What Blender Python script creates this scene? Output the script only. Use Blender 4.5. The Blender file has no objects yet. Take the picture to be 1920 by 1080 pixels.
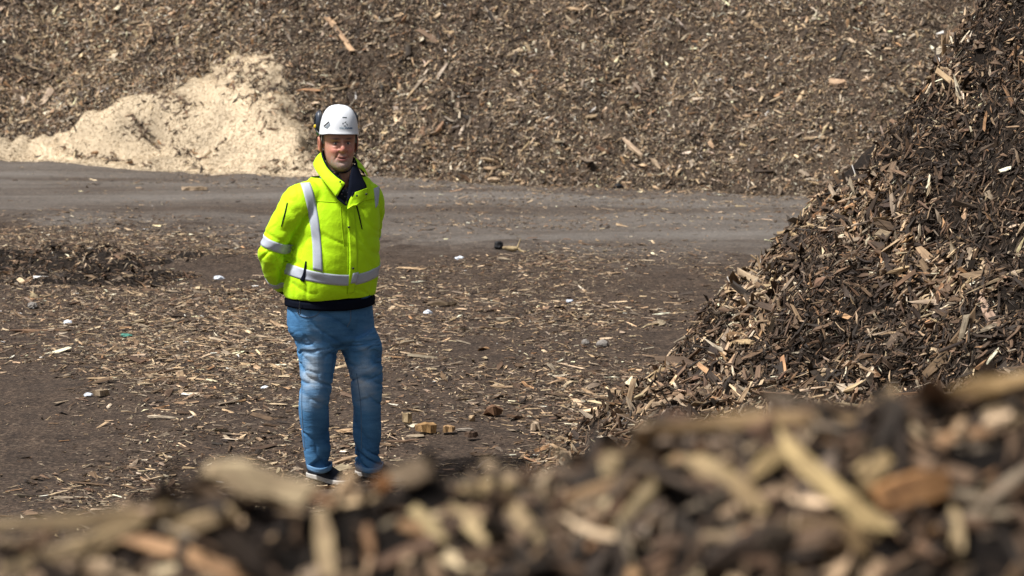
import bpy, math, random
import numpy as np
from mathutils import Vector, Matrix
from mathutils.bvhtree import BVHTree

# ------------------------------------------------------------------ camera, world, sun, exposure
SC = bpy.context.scene
COL = SC.collection
R = math.radians
PITCH = R(8.04)
LENS = 85.0
FPX = LENS / 36.0 * 1920.0
MAN_D = 12.0
CAM_H = MAN_D * math.tan(PITCH + math.atan((905 - 540) / FPX))

cam_d = bpy.data.cameras.new('camera')
cam = bpy.data.objects.new('camera', cam_d)
COL.objects.link(cam)
cam.location = (0, 0, CAM_H)
cam.rotation_euler = (R(90) - PITCH, 0, 0)
cam_d.lens = LENS
cam_d.sensor_width = 36.0
cam_d.clip_start = 0.05
cam_d.clip_end = 3000
cam_d.dof.use_dof = True
cam_d.dof.focus_distance = 13.0
cam_d.dof.aperture_fstop = 4.4
SC.camera = cam

SUN_EL, SUN_AZ = R(58), R(68)      # high hazy sun from the left, a little behind the camera
world = bpy.data.worlds.new('World')
SC.world = world
world.use_nodes = True
wn = world.node_tree
wn.nodes.clear()
w_out = wn.nodes.new('ShaderNodeOutputWorld')
w_bg = wn.nodes.new('ShaderNodeBackground')
w_sky = wn.nodes.new('ShaderNodeTexSky')
w_hs = wn.nodes.new('ShaderNodeHueSaturation')
w_sky.sky_type = 'NISHITA'
w_sky.sun_disc = False
w_sky.sun_elevation = SUN_EL
w_sky.air_density = 1.0
w_sky.dust_density = 3.0
w_hs.inputs['Saturation'].default_value = 0.42
w_bg.inputs['Strength'].default_value = 0.062
wn.links.new(w_sky.outputs['Color'], w_hs.inputs['Color'])
wn.links.new(w_hs.outputs['Color'], w_bg.inputs['Color'])
wn.links.new(w_bg.outputs['Background'], w_out.inputs['Surface'])

sun_dir = Vector((-math.sin(SUN_AZ) * math.cos(SUN_EL), -math.cos(SUN_AZ) * math.cos(SUN_EL), math.sin(SUN_EL)))  # towards the sun
w_sky.sun_rotation = math.atan2(sun_dir.x, sun_dir.y)
sun_d = bpy.data.lights.new('sun', 'SUN')
sun_d.energy = 4.2
sun_d.angle = R(8)
sun_d.color = (1.0, 0.978, 0.95)
sun = bpy.data.objects.new('sun', sun_d)
COL.objects.link(sun)
sun.rotation_euler = sun_dir.to_track_quat('Z', 'Y').to_euler()

vs = SC.view_settings
vs.view_transform = 'Standard'
vs.look = 'None'
vs.exposure = 0.66
vs.gamma = 1.0
SC.cycles.use_denoising = True
SC.cycles.max_bounces = 6
SC.cycles.diffuse_bounces = 3
SC.cycles.glossy_bounces = 2
SC.cycles.transparent_max_bounces = 4
SC.cycles.sample_clamp_indirect = 6

rng = np.random.default_rng(7)
random.seed(7)

# ------------------------------------------------------------------ picture helpers (used to measure the place)
CP, SP = math.cos(PITCH), math.sin(PITCH)


def ray(px, py):
    a, b = (px - 960) / FPX, -(py - 540) / FPX
    return np.array([a, CP + b * SP, -SP + b * CP])


def at_depth(px, py, y):
    d = ray(px, py)
    return np.array([0, 0, CAM_H]) + d * (y / d[1])


def on_ground(px, py, z=0.0):
    d = ray(px, py)
    return np.array([0, 0, CAM_H]) + d * ((z - CAM_H) / d[2])


def project(p):
    p = np.asarray(p, float)
    q = p - np.array([0, 0, CAM_H])
    zc = q[..., 1] * CP - q[..., 2] * SP
    yc = q[..., 1] * SP + q[..., 2] * CP
    return 960 + FPX * q[..., 0] / zc, 540 - FPX * yc / zc, zc


# ------------------------------------------------------------------ noise
def _hash(ix, iy, iz, seed):
    h = (ix.astype(np.int64) * 374761393 + iy.astype(np.int64) * 668265263 + iz.astype(np.int64) * 2147483647 + seed * 974634777) & 0xFFFFFFFF
    h = ((h ^ (h >> 13)) * 1274126177) & 0xFFFFFFFF
    h = ((h ^ (h >> 16)) * 2246822519) & 0xFFFFFFFF
    return ((h ^ (h >> 15)) & 0xFFFFFF) / float(0xFFFFFF) * 2 - 1


def noise3(x, y, z, seed=0):
    x, y, z = np.broadcast_arrays(np.asarray(x, float), np.asarray(y, float), np.asarray(z, float))
    ix, iy, iz = np.floor(x), np.floor(y), np.floor(z)
    fx, fy, fz = x - ix, y - iy, z - iz
    u, v, w = (f * f * f * (f * (f * 6 - 15) + 10) for f in (fx, fy, fz))
    r = 0
    for dz in (0, 1):
        for dy in (0, 1):
            for dx in (0, 1):
                r = r + _hash(ix + dx, iy + dy, iz + dz, seed) * (u if dx else 1 - u) * (v if dy else 1 - v) * (w if dz else 1 - w)
    return r


def noise2(x, y, seed=0):
    x, y = np.broadcast_arrays(np.asarray(x, float), np.asarray(y, float))
    ix, iy = np.floor(x), np.floor(y)
    fx, fy = x - ix, y - iy
    u, v = (f * f * f * (f * (f * 6 - 15) + 10) for f in (fx, fy))
    z = np.zeros_like(ix)
    a, b = _hash(ix, iy, z, seed), _hash(ix + 1, iy, z, seed)
    c, d = _hash(ix, iy + 1, z, seed), _hash(ix + 1, iy + 1, z, seed)
    return (a * (1 - u) + b * u) * (1 - v) + (c * (1 - u) + d * u) * v


def fbm2(x, y, octaves=4, seed=0, gain=0.5):
    r, a, f = 0, 1.0, 1.0
    for k in range(octaves):
        r = r + a * noise2(x * f + 17.3 * k, y * f - 9.1 * k, seed + k)
        a *= gain
        f *= 2.03
    return r


def sstep(a, b, x):
    t = np.clip((np.asarray(x, float) - a) / (b - a), 0, 1)
    return t * t * (3 - 2 * t)


def smax(a, b, k):
    h = np.clip(0.5 + 0.5 * (a - b) / k, 0, 1)
    return b * (1 - h) + a * h + k * h * (1 - h)


def smin(a, b, k):
    return -smax(-a, -b, k)


# ------------------------------------------------------------------ object helpers
def tag(o, label=None, cat=None, group=None, kind=None):
    if label: o['label'] = label
    if cat: o['category'] = cat
    if group: o['group'] = group
    if kind: o['kind'] = kind
    return o


def link(name, data, parent=None, mat=None):
    o = bpy.data.objects.new(name, data)
    COL.objects.link(o)
    if parent is not None: o.parent = parent
    if mat is not None:
        o.data.materials.clear()
        o.data.materials.append(mat)
    return o


def empty(name, loc):
    o = bpy.data.objects.new(name, None)
    COL.objects.link(o)
    o.location = loc
    o.empty_display_size = 0.2
    return o


def mesh_np(name, verts, faces=None, loops=None, totals=None, cols=None, cuv=None, smooth=False):
    """faces: list of tuples or (M,k) array; or loops + totals arrays"""
    me = bpy.data.meshes.new(name)
    verts = np.ascontiguousarray(verts, dtype=np.float32)
    if faces is not None:
        if isinstance(faces, np.ndarray):
            totals = np.full(len(faces), faces.shape[1], np.int32)
            loops = faces.reshape(-1)
        else:
            totals = np.array([len(f) for f in faces], np.int32)
            loops = np.array([i for f in faces for i in f], np.int32)
    loops = np.ascontiguousarray(loops, np.int32)
    totals = np.ascontiguousarray(totals, np.int32)
    me.vertices.add(len(verts))
    me.vertices.foreach_set('co', verts.reshape(-1))
    me.loops.add(len(loops))
    me.loops.foreach_set('vertex_index', loops)
    me.polygons.add(len(totals))
    starts = np.concatenate([[0], np.cumsum(totals)[:-1]]).astype(np.int32)
    me.polygons.foreach_set('loop_start', starts)
    me.polygons.foreach_set('loop_total', totals)
    me.polygons.foreach_set('use_smooth', np.full(len(totals), smooth, dtype=bool))
    me.update(calc_edges=True)
    if cols is not None:
        a = me.attributes.new('col', 'FLOAT_COLOR', 'POINT')
        c = np.ones((len(verts), 4), np.float32)
        c[:, :3] = cols
        a.data.foreach_set('color', c.reshape(-1))
    if cuv is not None:
        a = me.attributes.new('cuv', 'FLOAT_VECTOR', 'POINT')
        a.data.foreach_set('vector', np.ascontiguousarray(cuv, np.float32).reshape(-1))
    return me


def grid_faces(nu, nv, wrap_v=False):
    i = np.arange(nu - 1)[:, None]
    j = np.arange(nv if wrap_v else nv - 1)[None, :]
    j2 = (j + 1) % nv
    return np.stack([i * nv + j, i * nv + j2, (i + 1) * nv + j2, (i + 1) * nv + j], -1).reshape(-1, 4)


# ------------------------------------------------------------------ materials
class NT:
    """small helper to write node trees"""
    def __init__(self, name):
        self.mat = bpy.data.materials.new(name)
        self.mat.use_nodes = True
        self.t = self.mat.node_tree
        self.b = self.t.nodes['Principled BSDF']

    def n(self, kind, **kw):
        nd = self.t.nodes.new(kind)
        for k, v in kw.items():
            if k.startswith('i_'):
                key = k[2:]
                nd.inputs[int(key) if key.isdigit() else key.replace('_', ' ')].default_value = v
            else:
                setattr(nd, k, v)
        return nd

    def l(self, a, b):
        self.t.links.new(a, b)

    def set(self, **kw):
        for k, v in kw.items():
            self.b.inputs[k.replace('_', ' ')].default_value = v

    def noise(self, vec, scale, detail=4.0, rough=0.55, dist=0.0):
        nd = self.n('ShaderNodeTexNoise', i_Scale=scale, i_Detail=detail, i_Roughness=rough, i_Distortion=dist)
        if vec is not None: self.l(vec, nd.inputs['Vector'])
        return nd.outputs['Fac']

    def ramp(self, fac, stops):
        nd = self.n('ShaderNodeValToRGB')
        cr = nd.color_ramp
        while len(cr.elements) < len(stops): cr.elements.new(0.5)
        for e, (p, c) in zip(cr.elements, stops):
            e.position = p
            e.color = (*c, 1) if len(c) == 3 else c
        self.l(fac, nd.inputs['Fac'])
        return nd.outputs['Color']

    def mix(self, fac, a, b, mode='MIX'):
        nd = self.n('ShaderNodeMix', data_type='RGBA', blend_type=mode)
        for s, v in ((0, fac), (6, a), (7, b)):
            if hasattr(v, 'links'): self.l(v, nd.inputs[s])
            else: nd.inputs[s].default_value = v if s == 0 else (*v, 1)
        return nd.outputs[2]

    def math(self, op, a, b=None, c=None, clamp=False):
        nd = self.n('ShaderNodeMath', operation=op, use_clamp=clamp)
        for s, v in enumerate((a, b, c)):
            if v is None: continue
            if hasattr(v, 'links'): self.l(v, nd.inputs[s])
            else: nd.inputs[s].default_value = v
        return nd.outputs[0]

    def maprange(self, v, a, b, c=0.0, d=1.0):
        nd = self.n('ShaderNodeMapRange', i_1=a, i_2=b, i_3=c, i_4=d)
        self.l(v, nd.inputs[0])
        return nd.outputs[0]

    def mapping(self, vec, scale):
        nd = self.n('ShaderNodeMapping')
        nd.inputs['Scale'].default_value = scale
        self.l(vec, nd.inputs['Vector'])
        return nd.outputs['Vector']

    def bump(self, h, strength=0.5, distance=0.01):
        nd = self.n('ShaderNodeBump', i_Strength=strength, i_Distance=distance)
        self.l(h, nd.inputs['Height'])
        self.l(nd.outputs['Normal'], self.b.inputs['Normal'])

    def color(self, c):
        self.l(c, self.b.inputs['Base Color'])

    @property
    def obj(self):
        return self.n('ShaderNodeTexCoord').outputs['Object']

    def attr(self, name):
        return self.n('ShaderNodeAttribute', attribute_name=name)


def plain(name, col, rough=0.7, spec=0.3, vary=0.12, scale=40, metal=0.0, bump=0.0):
    m = NT(name)
    f = m.noise(m.obj, scale, 3)
    lo = tuple(max(0, c * (1 - vary)) for c in col)
    hi = tuple(min(1, c * (1 + vary)) for c in col)
    m.color(m.ramp(f, [(0.3, lo), (0.7, hi)]))
    m.set(Roughness=rough, Specular_IOR_Level=spec, Metallic=metal)
    if bump: m.bump(f, bump, 0.004)
    return m.mat


def mat_chip():
    m = NT('wood_chip')
    col = m.attr('col').outputs['Color']
    uv = m.attr('cuv').outputs['Vector']
    st = m.noise(m.mapping(uv, (3.0, 26.0, 1.0)), 1.0, 5, 0.62)
    blot = m.noise(m.mapping(uv, (2.2, 3.0, 1.0)), 1.0, 3, 0.6)
    c = m.mix(m.maprange(st, 0.3, 0.72), (0.48, 0.45, 0.42), (1.22, 1.2, 1.15))
    c2 = m.mix(m.maprange(blot, 0.35, 0.65), (0.66, 0.62, 0.6), (1.12, 1.12, 1.1))
    m.color(m.mix(1.0, m.mix(1.0, col, c, 'MULTIPLY'), c2, 'MULTIPLY'))
    m.set(Roughness=0.72, Specular_IOR_Level=0.32)
    m.bump(st, 0.6, 0.004)
    return m.mat


def mat_mulch(name, dark, mid, lite, scale=18.0, strength=1.0):
    m = NT(name)
    o = m.obj
    n1 = m.noise(o, scale, 10, 0.76)
    n2 = m.noise(o, 1.3, 4, 0.6)
    c = m.ramp(n1, [(0.32, dark), (0.55, mid), (0.74, lite)])
    k = m.mix(m.maprange(n2, 0.35, 0.65), (0.75, 0.73, 0.72), (1.15, 1.12, 1.1))
    m.color(m.mix(1.0, c, k, 'MULTIPLY'))
    m.set(Roughness=0.9, Specular_IOR_Level=0.2)
    m.bump(n1, strength, 0.03)
    return m.mat


M_CHIP = mat_chip()
M_MULCH = mat_mulch('dark_mulch', (0.005, 0.0035, 0.0025), (0.022, 0.015, 0.010), (0.10, 0.068, 0.045), 24)  # dark by nature, with shade of the gaps between shreds added to the colour
M_FARBASE = mat_mulch('weathered_chip_bed', (0.018, 0.0125, 0.009), (0.085, 0.062, 0.044), (0.30, 0.23, 0.165), 34)  # weathered tone, darkened to paint the shade between the chips
M_FOREBASE = mat_mulch('gap_shade_mulch', (0.004, 0.003, 0.002), (0.014, 0.009, 0.006), (0.04, 0.026, 0.017), 26)  # near-black base colour stands in for shade in the heap's gaps
M_SAW = mat_mulch('sawdust', (0.47, 0.375, 0.25), (0.67, 0.555, 0.39), (0.80, 0.69, 0.51), 34, 0.7)


# ------------------------------------------------------------------ terrain shapes
P_A, P_B = np.array([-6.5, 30.7]), np.array([3.3, 26.1])        # foot of the far pile
T_DIR = (P_B - P_A) / np.linalg.norm(P_B - P_A)
N_DIR = np.array([-T_DIR[1], T_DIR[0]])


def far_ts(x, y):
    dx, dy = x - P_A[0], y - P_A[1]
    return dx * T_DIR[0] + dy * T_DIR[1], dx * N_DIR[0] + dy * N_DIR[1]


def far_xy(t, s):
    return P_A[0] + t * T_DIR[0] + s * N_DIR[0], P_A[1] + t * T_DIR[1] + s * N_DIR[1]


def h_far(t, s, fine=True):
    ss = s + 0.16 * noise2(t * 0.8, 3.3, 11) + 0.07 * noise2(t * 3.1, 1.3, 12) - 0.02
    up = 0.78 * ss + 0.11 * noise2(t * 0.55, s * 0.6, 13) * sstep(0, 1.2, s) + 0.09 * noise2(t * 1.3, s * 1.2, 14) * sstep(-0.1, 0.6, s)
    # back side
    dn = 5.2 - 0.8 * (s - 6.2)
    h = smin(smin(up, dn, 0.5), 4.4 + 0 * s, 0.8)
    if fine:
        h = h + (0.05 * noise2(t * 3.3, s * 3.1, 15) + 0.03 * noise2(t * 7.3, s * 7.0, 16)) * sstep(-0.1, 0.3, s)
    return smax(h, -0.12 + 0 * h, 0.06)


def saw_bump(t, s):
    """height of the sawdust above the chip pile (negative = none)"""
    # ridge of the sawdust from the low left foot up to the crest; measured along the pile
    top = np.interp(t, [-1.2, -0.3, 0.83, 1.47, 1.92, 2.24, 2.7, 3.15, 3.6, 4.2, 4.6, 5.0], [-0.2, 0.10, 0.36, 0.72, 1.02, 1.38, 1.52, 1.42, 1.08, 0.50, 0.05, -0.4])
    edge = 0.09 * noise2(t * 2.1, s * 2.3, 31) + 0.08 * noise2(t * 5.2, s * 5.5, 32) + 0.05 * noise2(t * 12, s * 12, 33)
    side = np.minimum(t + 0.9, 4.8 - t)
    inside = np.minimum(np.minimum(top - s, (s + 0.32) * 1.3), side) + edge
    hole = 0.20 * np.exp(-(((t - 2.55) / 0.24) ** 2 + ((s - 0.70) / 0.11) ** 2)) + 0.18 * np.exp(-(((t - 1.5) / 0.5) ** 2 + ((s + 0.02) / 0.13) ** 2)) \
        + 0.11 * np.exp(-(((t - 2.05) / 0.4) ** 2 + ((s - 0.30) / 0.12) ** 2)) + 0.10 * np.exp(-(((t - 3.95) / 0.3) ** 2 + ((s - 0.35) / 0.25) ** 2))
    ridge = 0.22 * np.exp(-(((s - top * 0.45) / 0.35) ** 2))
    return 0.16 * np.tanh(inside * 3.0) + ridge * sstep(0.0, 0.35, inside) - 1.5 * hole + 0.03 * noise2(t * 4, s * 4, 34)


RC = np.array([5.35, 15.0])      # right pile


def right_parts(x, y, fine=True):
    wob = 0.22 * noise2(x * 0.9, y * 0.9, 41) + 0.1 * noise2(x * 2.1, y * 2.1, 42)
    r = np.hypot(x - RC[0], (y - RC[1]) * 0.97)
    d = 4.42 - r + wob * 0.7
    main = np.where(d > 0, 0.92 * d + 0.085 * np.clip(d, 0, 3) ** 2, 0.8 * d)
    main = smin(main, 4.9 + 0 * d, 0.7)
    # second, darker dump in front of it
    r2 = np.hypot((x - 4.15), (y - 12.75) * 1.0)
    lobe = 0.62 * (2.95 - r2 + 0.6 * wob)
    # low apron of strewn chips along the foot, running towards the camera
    edge = 0.95 - 0.28 * (15.3 - y)
    a = x - edge + 0.25 * wob
    apron = np.where(a > 0, np.minimum(0.10 + 0.16 * a, 0.6 * a), a * 0.8)
    apron = apron - 0.45 * sstep(15.1, 15.9, y) - 0.5 * sstep(11.2, 10.2, y)
    return main, lobe, apron


def h_right(x, y, fine=True):
    main, lobe, apron = right_parts(x, y)
    h = smax(smax(main, lobe, 0.10), apron, 0.08)
    amp = sstep(-0.05, 0.25, h)
    h = h + amp * (0.10 * noise2(x * 2.4, y * 2.4, 43) + 0.06 * noise2(x * 5.1, y * 5.1, 44))
    if fine:
        h = h + amp * (0.035 * noise2(x * 11, y * 11, 45) + 0.018 * noise2(x * 23, y * 23, 46))
    return smax(h, -0.12 + 0 * h, 0.05)


FORE_Y = 2.32
_cx = [-160, 0, 200, 330, 400, 470, 560, 640, 720, 800, 900, 1000, 1100, 1200, 1300, 1450, 1600, 1700, 1780, 1850, 1920, 2100]
_cy = [1010, 990, 968, 950, 928, 932, 954, 962, 940, 900, 892, 884, 850, 806, 786, 776, 770, 754, 730, 714, 704, 672]
_fc = np.array([at_depth(a, b, FORE_Y) for a, b in zip(_cx, _cy)])


def h_fore(x, y):
    crest = np.interp(x, _fc[:, 0], _fc[:, 2]) - 0.012 - 0.5 * np.clip(np.abs(x) - 0.75, 0, 9)
    d = y - FORE_Y
    h = crest - np.where(d > 0, 0.62 * d, -0.95 * d) + 0.02
    h = h - 0.02 * np.exp(-(d / 0.05) ** 2)
    h = h + 0.022 * noise2(x * 9, y * 9, 51) + 0.010 * noise2(x * 22, y * 22, 52)
    return smax(h, -0.1 + 0 * h, 0.05)


def h_ground(x, y):
    near = sstep(60, 34, np.hypot(x, y - 18))
    h = 0.025 * noise2(x * 0.5, y * 0.5, 61) + 0.016 * noise2(x * 1.6, y * 1.6, 62)
    s = far_ts(x, y)[1]
    rough = 0.35 + 0.65 * sstep(-4.0, -6.0, s)
    h = h + rough * (0.010 * noise2(x * 4, y * 4, 63) + 0.007 * noise2(x * 9, y * 9, 64))
    tq = far_ts(x, y)[0]
    h = h + 0.022 * noise2(tq * 0.12 + 3, s * 1.7, 65) * sstep(-8.0, -5.0, s) * sstep(0.2, -0.6, s)      # wheel ruts along the driven strip
    # low dark mulch bank at the left
    b = np.exp(-(((x + 3.4) / 1.25) ** 2 + ((y - 20.6) / 0.55) ** 2))
    b2 = np.exp(-(((x + 3.9) / 0.7) ** 2 + ((y - 18.6) / 0.6) ** 2))
    h = h + 0.10 * b + 0.06 * b2
    # bed of chips left of the man
    h = h + 0.035 * np.exp(-(((x + 2.05) / 0.8) ** 2 + ((y - 16.2) / 1.7) ** 2))
    return h * near


def norm_of(fn, x, y, e=0.03):
    hx = (fn(x + e, y) - fn(x - e, y)) / (2 * e)
    hy = (fn(x, y + e) - fn(x, y - e)) / (2 * e)
    n = np.stack([-hx, -hy, np.ones_like(hx)], -1)
    return n / np.linalg.norm(n, axis=-1, keepdims=True)


# ------------------------------------------------------------------ ground sheet
def spread(lo, hi, step, far_lo, far_hi, growth=1.35):
    core = list(np.arange(lo, hi + 1e-6, step))
    a, d = [], step
    p = lo
    while p > far_lo:
        d *= growth
        p -= d
        a.append(p)
    b, d = [], step
    p = core[-1]
    while p < far_hi:
        d *= growth
        p += d
        b.append(p)
    return np.array(a[::-1] + core + b)


def mat_ground():
    m = NT('trampled_yard')
    o = m.obj
    fine = m.noise(o, 42, 8, 0.7)
    mid = m.noise(o, 5.5, 6, 0.62)
    big = m.noise(o, 0.7, 4, 0.55)
    brown = m.ramp(fine, [(0.30, (0.014, 0.0095, 0.0065)), (0.50, (0.054, 0.037, 0.026)), (0.70, (0.15, 0.107, 0.075))])
    brown = m.mix(1.0, brown, m.mix(m.maprange(mid, 0.35, 0.68), (0.62, 0.60, 0.60), (1.18, 1.14, 1.1)), 'MULTIPLY')
    fl = m.noise(m.mapping(o, (26, 60, 26)), 1.0, 3, 0.5, 1.2)
    fk = m.maprange(fl, 0.62, 0.70)
    brown = m.mix(m.math('MULTIPLY', fk, 0.75), brown, (0.22, 0.165, 0.115))
    fl2 = m.noise(m.mapping(o, (34, 70, 30)), 1.0, 3, 0.5, 0.8)
    brown = m.mix(m.math('MULTIPLY', m.maprange(fl2, 0.60, 0.68), 0.8), brown, (0.018, 0.013, 0.010))
    grey = m.ramp(fine, [(0.25, (0.080, 0.072, 0.064)), (0.5, (0.155, 0.139, 0.123)), (0.75, (0.26, 0.225, 0.188))])
    grey = m.mix(m.math('MULTIPLY', m.maprange(fl2, 0.58, 0.66), 0.6), grey, (0.05, 0.043, 0.038))
    grey = m.mix(m.math('MULTIPLY', fk, 0.6), grey, (0.30, 0.24, 0.18))
    # driven, swept strip in front of the far pile
    sep = m.n('ShaderNodeSeparateXYZ')
    m.l(o, sep.inputs[0])
    s = m.math('ADD', m.math('MULTIPLY', m.math('SUBTRACT', sep.outputs[0], P_A[0]), float(N_DIR[0])),
               m.math('MULTIPLY', m.math('SUBTRACT', sep.outputs[1], P_A[1]), float(N_DIR[1])))
    wob = m.math('MULTIPLY_ADD', big, 4.4, -2.2)
    wob2 = m.math('MULTIPLY_ADD', mid, 3.0, -1.5)
    s = m.math('ADD', m.math('ADD', s, wob), wob2)
    f = m.maprange(s, -6.2, -4.2)
    tr = m.noise(m.mapping(o, (0.18, 0.95, 1.0)), 1.0, 5, 0.6)
    f2 = m.math('MULTIPLY', f, m.maprange(tr, 0.36, 0.64, 0.12, 0.85))
    m.color(m.mix(f2, brown, grey))
    m.l(m.maprange(f2, 0, 1, 0.92, 0.74), m.b.inputs['Roughness'])
    m.set(Specular_IOR_Level=0.25)
    m.bump(m.math('ADD', fine, m.math('MULTIPLY', mid, 1.5)), 0.8, 0.02)
    return m.mat


gx = spread(-7.5, 6.5, 0.08, -600, 600)
gy = spread(8.5, 31.5, 0.10, -400, 1500)
GX, GY = np.meshgrid(gx, gy, indexing='ij')
GZ = h_ground(GX, GY)
gv = np.stack([GX, GY, GZ], -1).reshape(-1, 3)
gf = grid_faces(len(gx), len(gy))
ground = link('ground', mesh_np('ground', gv, gf, smooth=True), None, mat_ground())
tag(ground, 'trampled brown yard ground with a grey driven strip', None, kind='structure')


# ------------------------------------------------------------------ wood chips
PALE, TAN, ORNG = (0.58, 0.45, 0.30), (0.39, 0.28, 0.175), (0.34, 0.20, 0.105)
GREYB, BRWN, DARK, WHITE = (0.26, 0.205, 0.150), (0.130, 0.082, 0.050), (0.038, 0.025, 0.016), (0.74, 0.65, 0.50)
SILV = (0.43, 0.37, 0.295)
PAL = np.array([PALE, TAN, ORNG, GREYB, BRWN, DARK, WHITE, SILV])


def pick_cols(n, weights, jit=0.22):
    """weights over the eight wood tones, (k,) or (n,k)"""
    w = np.asarray(weights, float)
    if w.ndim == 1: w = np.repeat(w[None], n, 0)
    if w.shape[1] < 8: w = np.concatenate([w, np.zeros((len(w), 8 - w.shape[1]))], 1)
    w = np.cumsum(w / w.sum(1, keepdims=True), 1)
    k = (rng.random((n, 1)) > w).sum(1).clip(0, 7)
    c = PAL[k] * np.exp(rng.normal(0, jit, (n, 1))) * np.exp(rng.normal(0, 0.022, (n, 3)))
    return np.clip(c, 0, 0.85)


def chip_frames(nrm, tilt, pref=None, pref_w=0.0):
    n = len(nrm)
    nn = nrm + rng.normal(0, 1, (n, 3)) * np.asarray(tilt)[..., None] if np.ndim(tilt) else nrm + rng.normal(0, tilt, (n, 3))
    nn /= np.linalg.norm(nn, axis=1, keepdims=True)
    d = rng.normal(0, 1, (n, 3))
    if pref is not None: d = d * (1 - pref_w) + np.asarray(pref) * pref_w * np.sign(rng.random((n, 1)) - 0.5) * 2
    e1 = d - nn * (d * nn).sum(1, keepdims=True)
    e1 /= np.linalg.norm(e1, axis=1, keepdims=True)
    e2 = np.cross(nn, e1)
    return e1, e2, nn


def chip_local(n, L, W, T, sections, bend=0.12):
    """local chip vertices (n, sections*k, 3); k = 3 for the small shards, 4 for the larger chips"""
    if sections == 1:        # tiny four-sided flake
        out = np.zeros((n, 4, 3))
        for j, (cx, cy, cz) in enumerate(((-0.5, -0.35, -0.2), (-0.4, 0.45, -0.1), (0.5, 0.1, -0.1), (0.05, 0.0, 0.7))):
            out[:, j, 0] = L * (cx + rng.normal(0, 0.10, n))
            out[:, j, 1] = W * (cy + rng.normal(0, 0.15, n))
            out[:, j, 2] = T * (cz + rng.normal(0, 0.12, n))
        return out, 4
    small = sections == 2
    k = 3 if small else 4
    us = np.linspace(-0.5, 0.5, sections)
    out = np.zeros((n, sections, k, 3))
    by, bz = rng.normal(0, bend, n), rng.normal(0, bend * 0.7, n)
    tw = rng.normal(0, 0.25, n)
    for i, u in enumerate(us):
        end = abs(u) > 0.49
        ws = rng.uniform(0.35, 0.95, n) if end else rng.uniform(0.75, 1.1, n)
        th = rng.uniform(0.35, 0.95, n) if end else rng.uniform(0.75, 1.1, n)
        a = tw * u * 2
        if small:
            cs = [(-0.5, -0.35), (0.5, -0.35), (0.1, 0.6)]
        else:
            cs = [(-0.5, -0.5), (0.5, -0.5), (0.42, 0.5), (-0.42, 0.5)]
        for j, (cy, cz) in enumerate(cs):
            y = cy * W * ws * (1 + rng.normal(0, 0.14, n))
            z = cz * T * th * (1 + rng.normal(0, 0.14, n))
            out[:, i, j, 0] = L * (u + (rng.normal(0, 0.10, n) if end else rng.normal(0, 0.03, n)))
            out[:, i, j, 1] = y * np.cos(a) - z * np.sin(a) + by * L * (4 * u * u - 0.5) * 0.5
            out[:, i, j, 2] = y * np.sin(a) + z * np.cos(a) + bz * L * (4 * u * u - 0.5) * 0.5
    return out.reshape(n, sections * k, 3), k


def chip_topology(sections, k):
    if sections == 1: return [(0, 2, 1), (0, 1, 3), (1, 2, 3), (2, 0, 3)]
    f = []
    for i in range(sections - 1):
        for j in range(k):
            j2 = (j + 1) % k
            f.append((i * k + j, i * k + j2, (i + 1) * k + j2, (i + 1) * k + j))
    f.append(tuple(range(k))[::-1])
    f.append(tuple((sections - 1) * k + j for j in range(k)))
    return f


def chip_mesh(name, pos, nrm, L, W, T, cols, tilt=0.3, sections=2, pref=None, pref_w=0.0, bend=0.10, frames=None):
    n = len(pos)
    loc, k = chip_local(n, L, W, T, sections, bend)
    e1, e2, e3 = frames if frames is not None else chip_frames(nrm, tilt, pref, pref_w)
    v = pos[:, None, :] + loc[..., :1] * e1[:, None] + loc[..., 1:2] * e2[:, None] + loc[..., 2:3] * e3[:, None]
    m = sections * k
    topo = chip_topology(sections, k)
    lp = np.array([i for f in topo for i in f])
    tt = np.array([len(f) for f in topo])
    loops = (lp[None, :] + (np.arange(n) * m)[:, None]).reshape(-1)
    totals = np.tile(tt, n)
    cuv = loc / np.maximum(L, 1e-4)[:, None, None] + rng.uniform(-50, 50, (n, 1, 3))
    cc = np.repeat(cols, m, 0) * (1 + rng.normal(0, 0.06, (n * m, 1)))
    return mesh_np(name, v.reshape(-1, 3), loops=loops, totals=totals, cols=cc, cuv=cuv.reshape(-1, 3))


def chip_variants(name, count, ratio_w, ratio_t, weights, sections=4, bend=0.10):
    """unit-length chips, shared between the individual chip objects"""
    out = []
    for i in range(count):
        L = np.array([1.0])
        W = np.array([rng.uniform(*ratio_w)])
        T = np.array([rng.uniform(*ratio_t)])
        loc, k = chip_local(1, L, W, T, sections, bend)
        cuv = loc[0] + rng.uniform(-50, 50, (1, 3))
        c = np.repeat(pick_cols(1, weights), len(cuv), 0) * (1 + rng.normal(0, 0.08, (len(cuv), 1)))
        me = mesh_np(name, loc[0], chip_topology(sections, k), cols=c, cuv=cuv)
        me.materials.append(M_CHIP)
        out.append(me)
    return out


def frame_matrix(p, e1, e2, e3, s):
    m = Matrix.Identity(4)
    for i in range(3):
        m[i][0], m[i][1], m[i][2], m[i][3] = e1[i] * s, e2[i] * s, e3[i] * s, p[i]
    return m


def chip_objects(name, variants, pos, nrm, L, tilt, parent=None, pref=None, pref_w=0.0):
    e1, e2, e3 = chip_frames(nrm, tilt, pref, pref_w)
    out = []
    off = Vector(parent.location) if parent is not None else Vector((0, 0, 0))
    for i in range(len(pos)):
        o = bpy.data.objects.new(name, variants[int(rng.integers(len(variants)))])
        COL.objects.link(o)
        m = frame_matrix(pos[i], e1[i], e2[i], e3[i], float(L[i]))
        m.translation = m.translation - off
        if parent is not None: o.parent = parent
        o.matrix_basis = m
        out.append(o)
    return out


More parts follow.
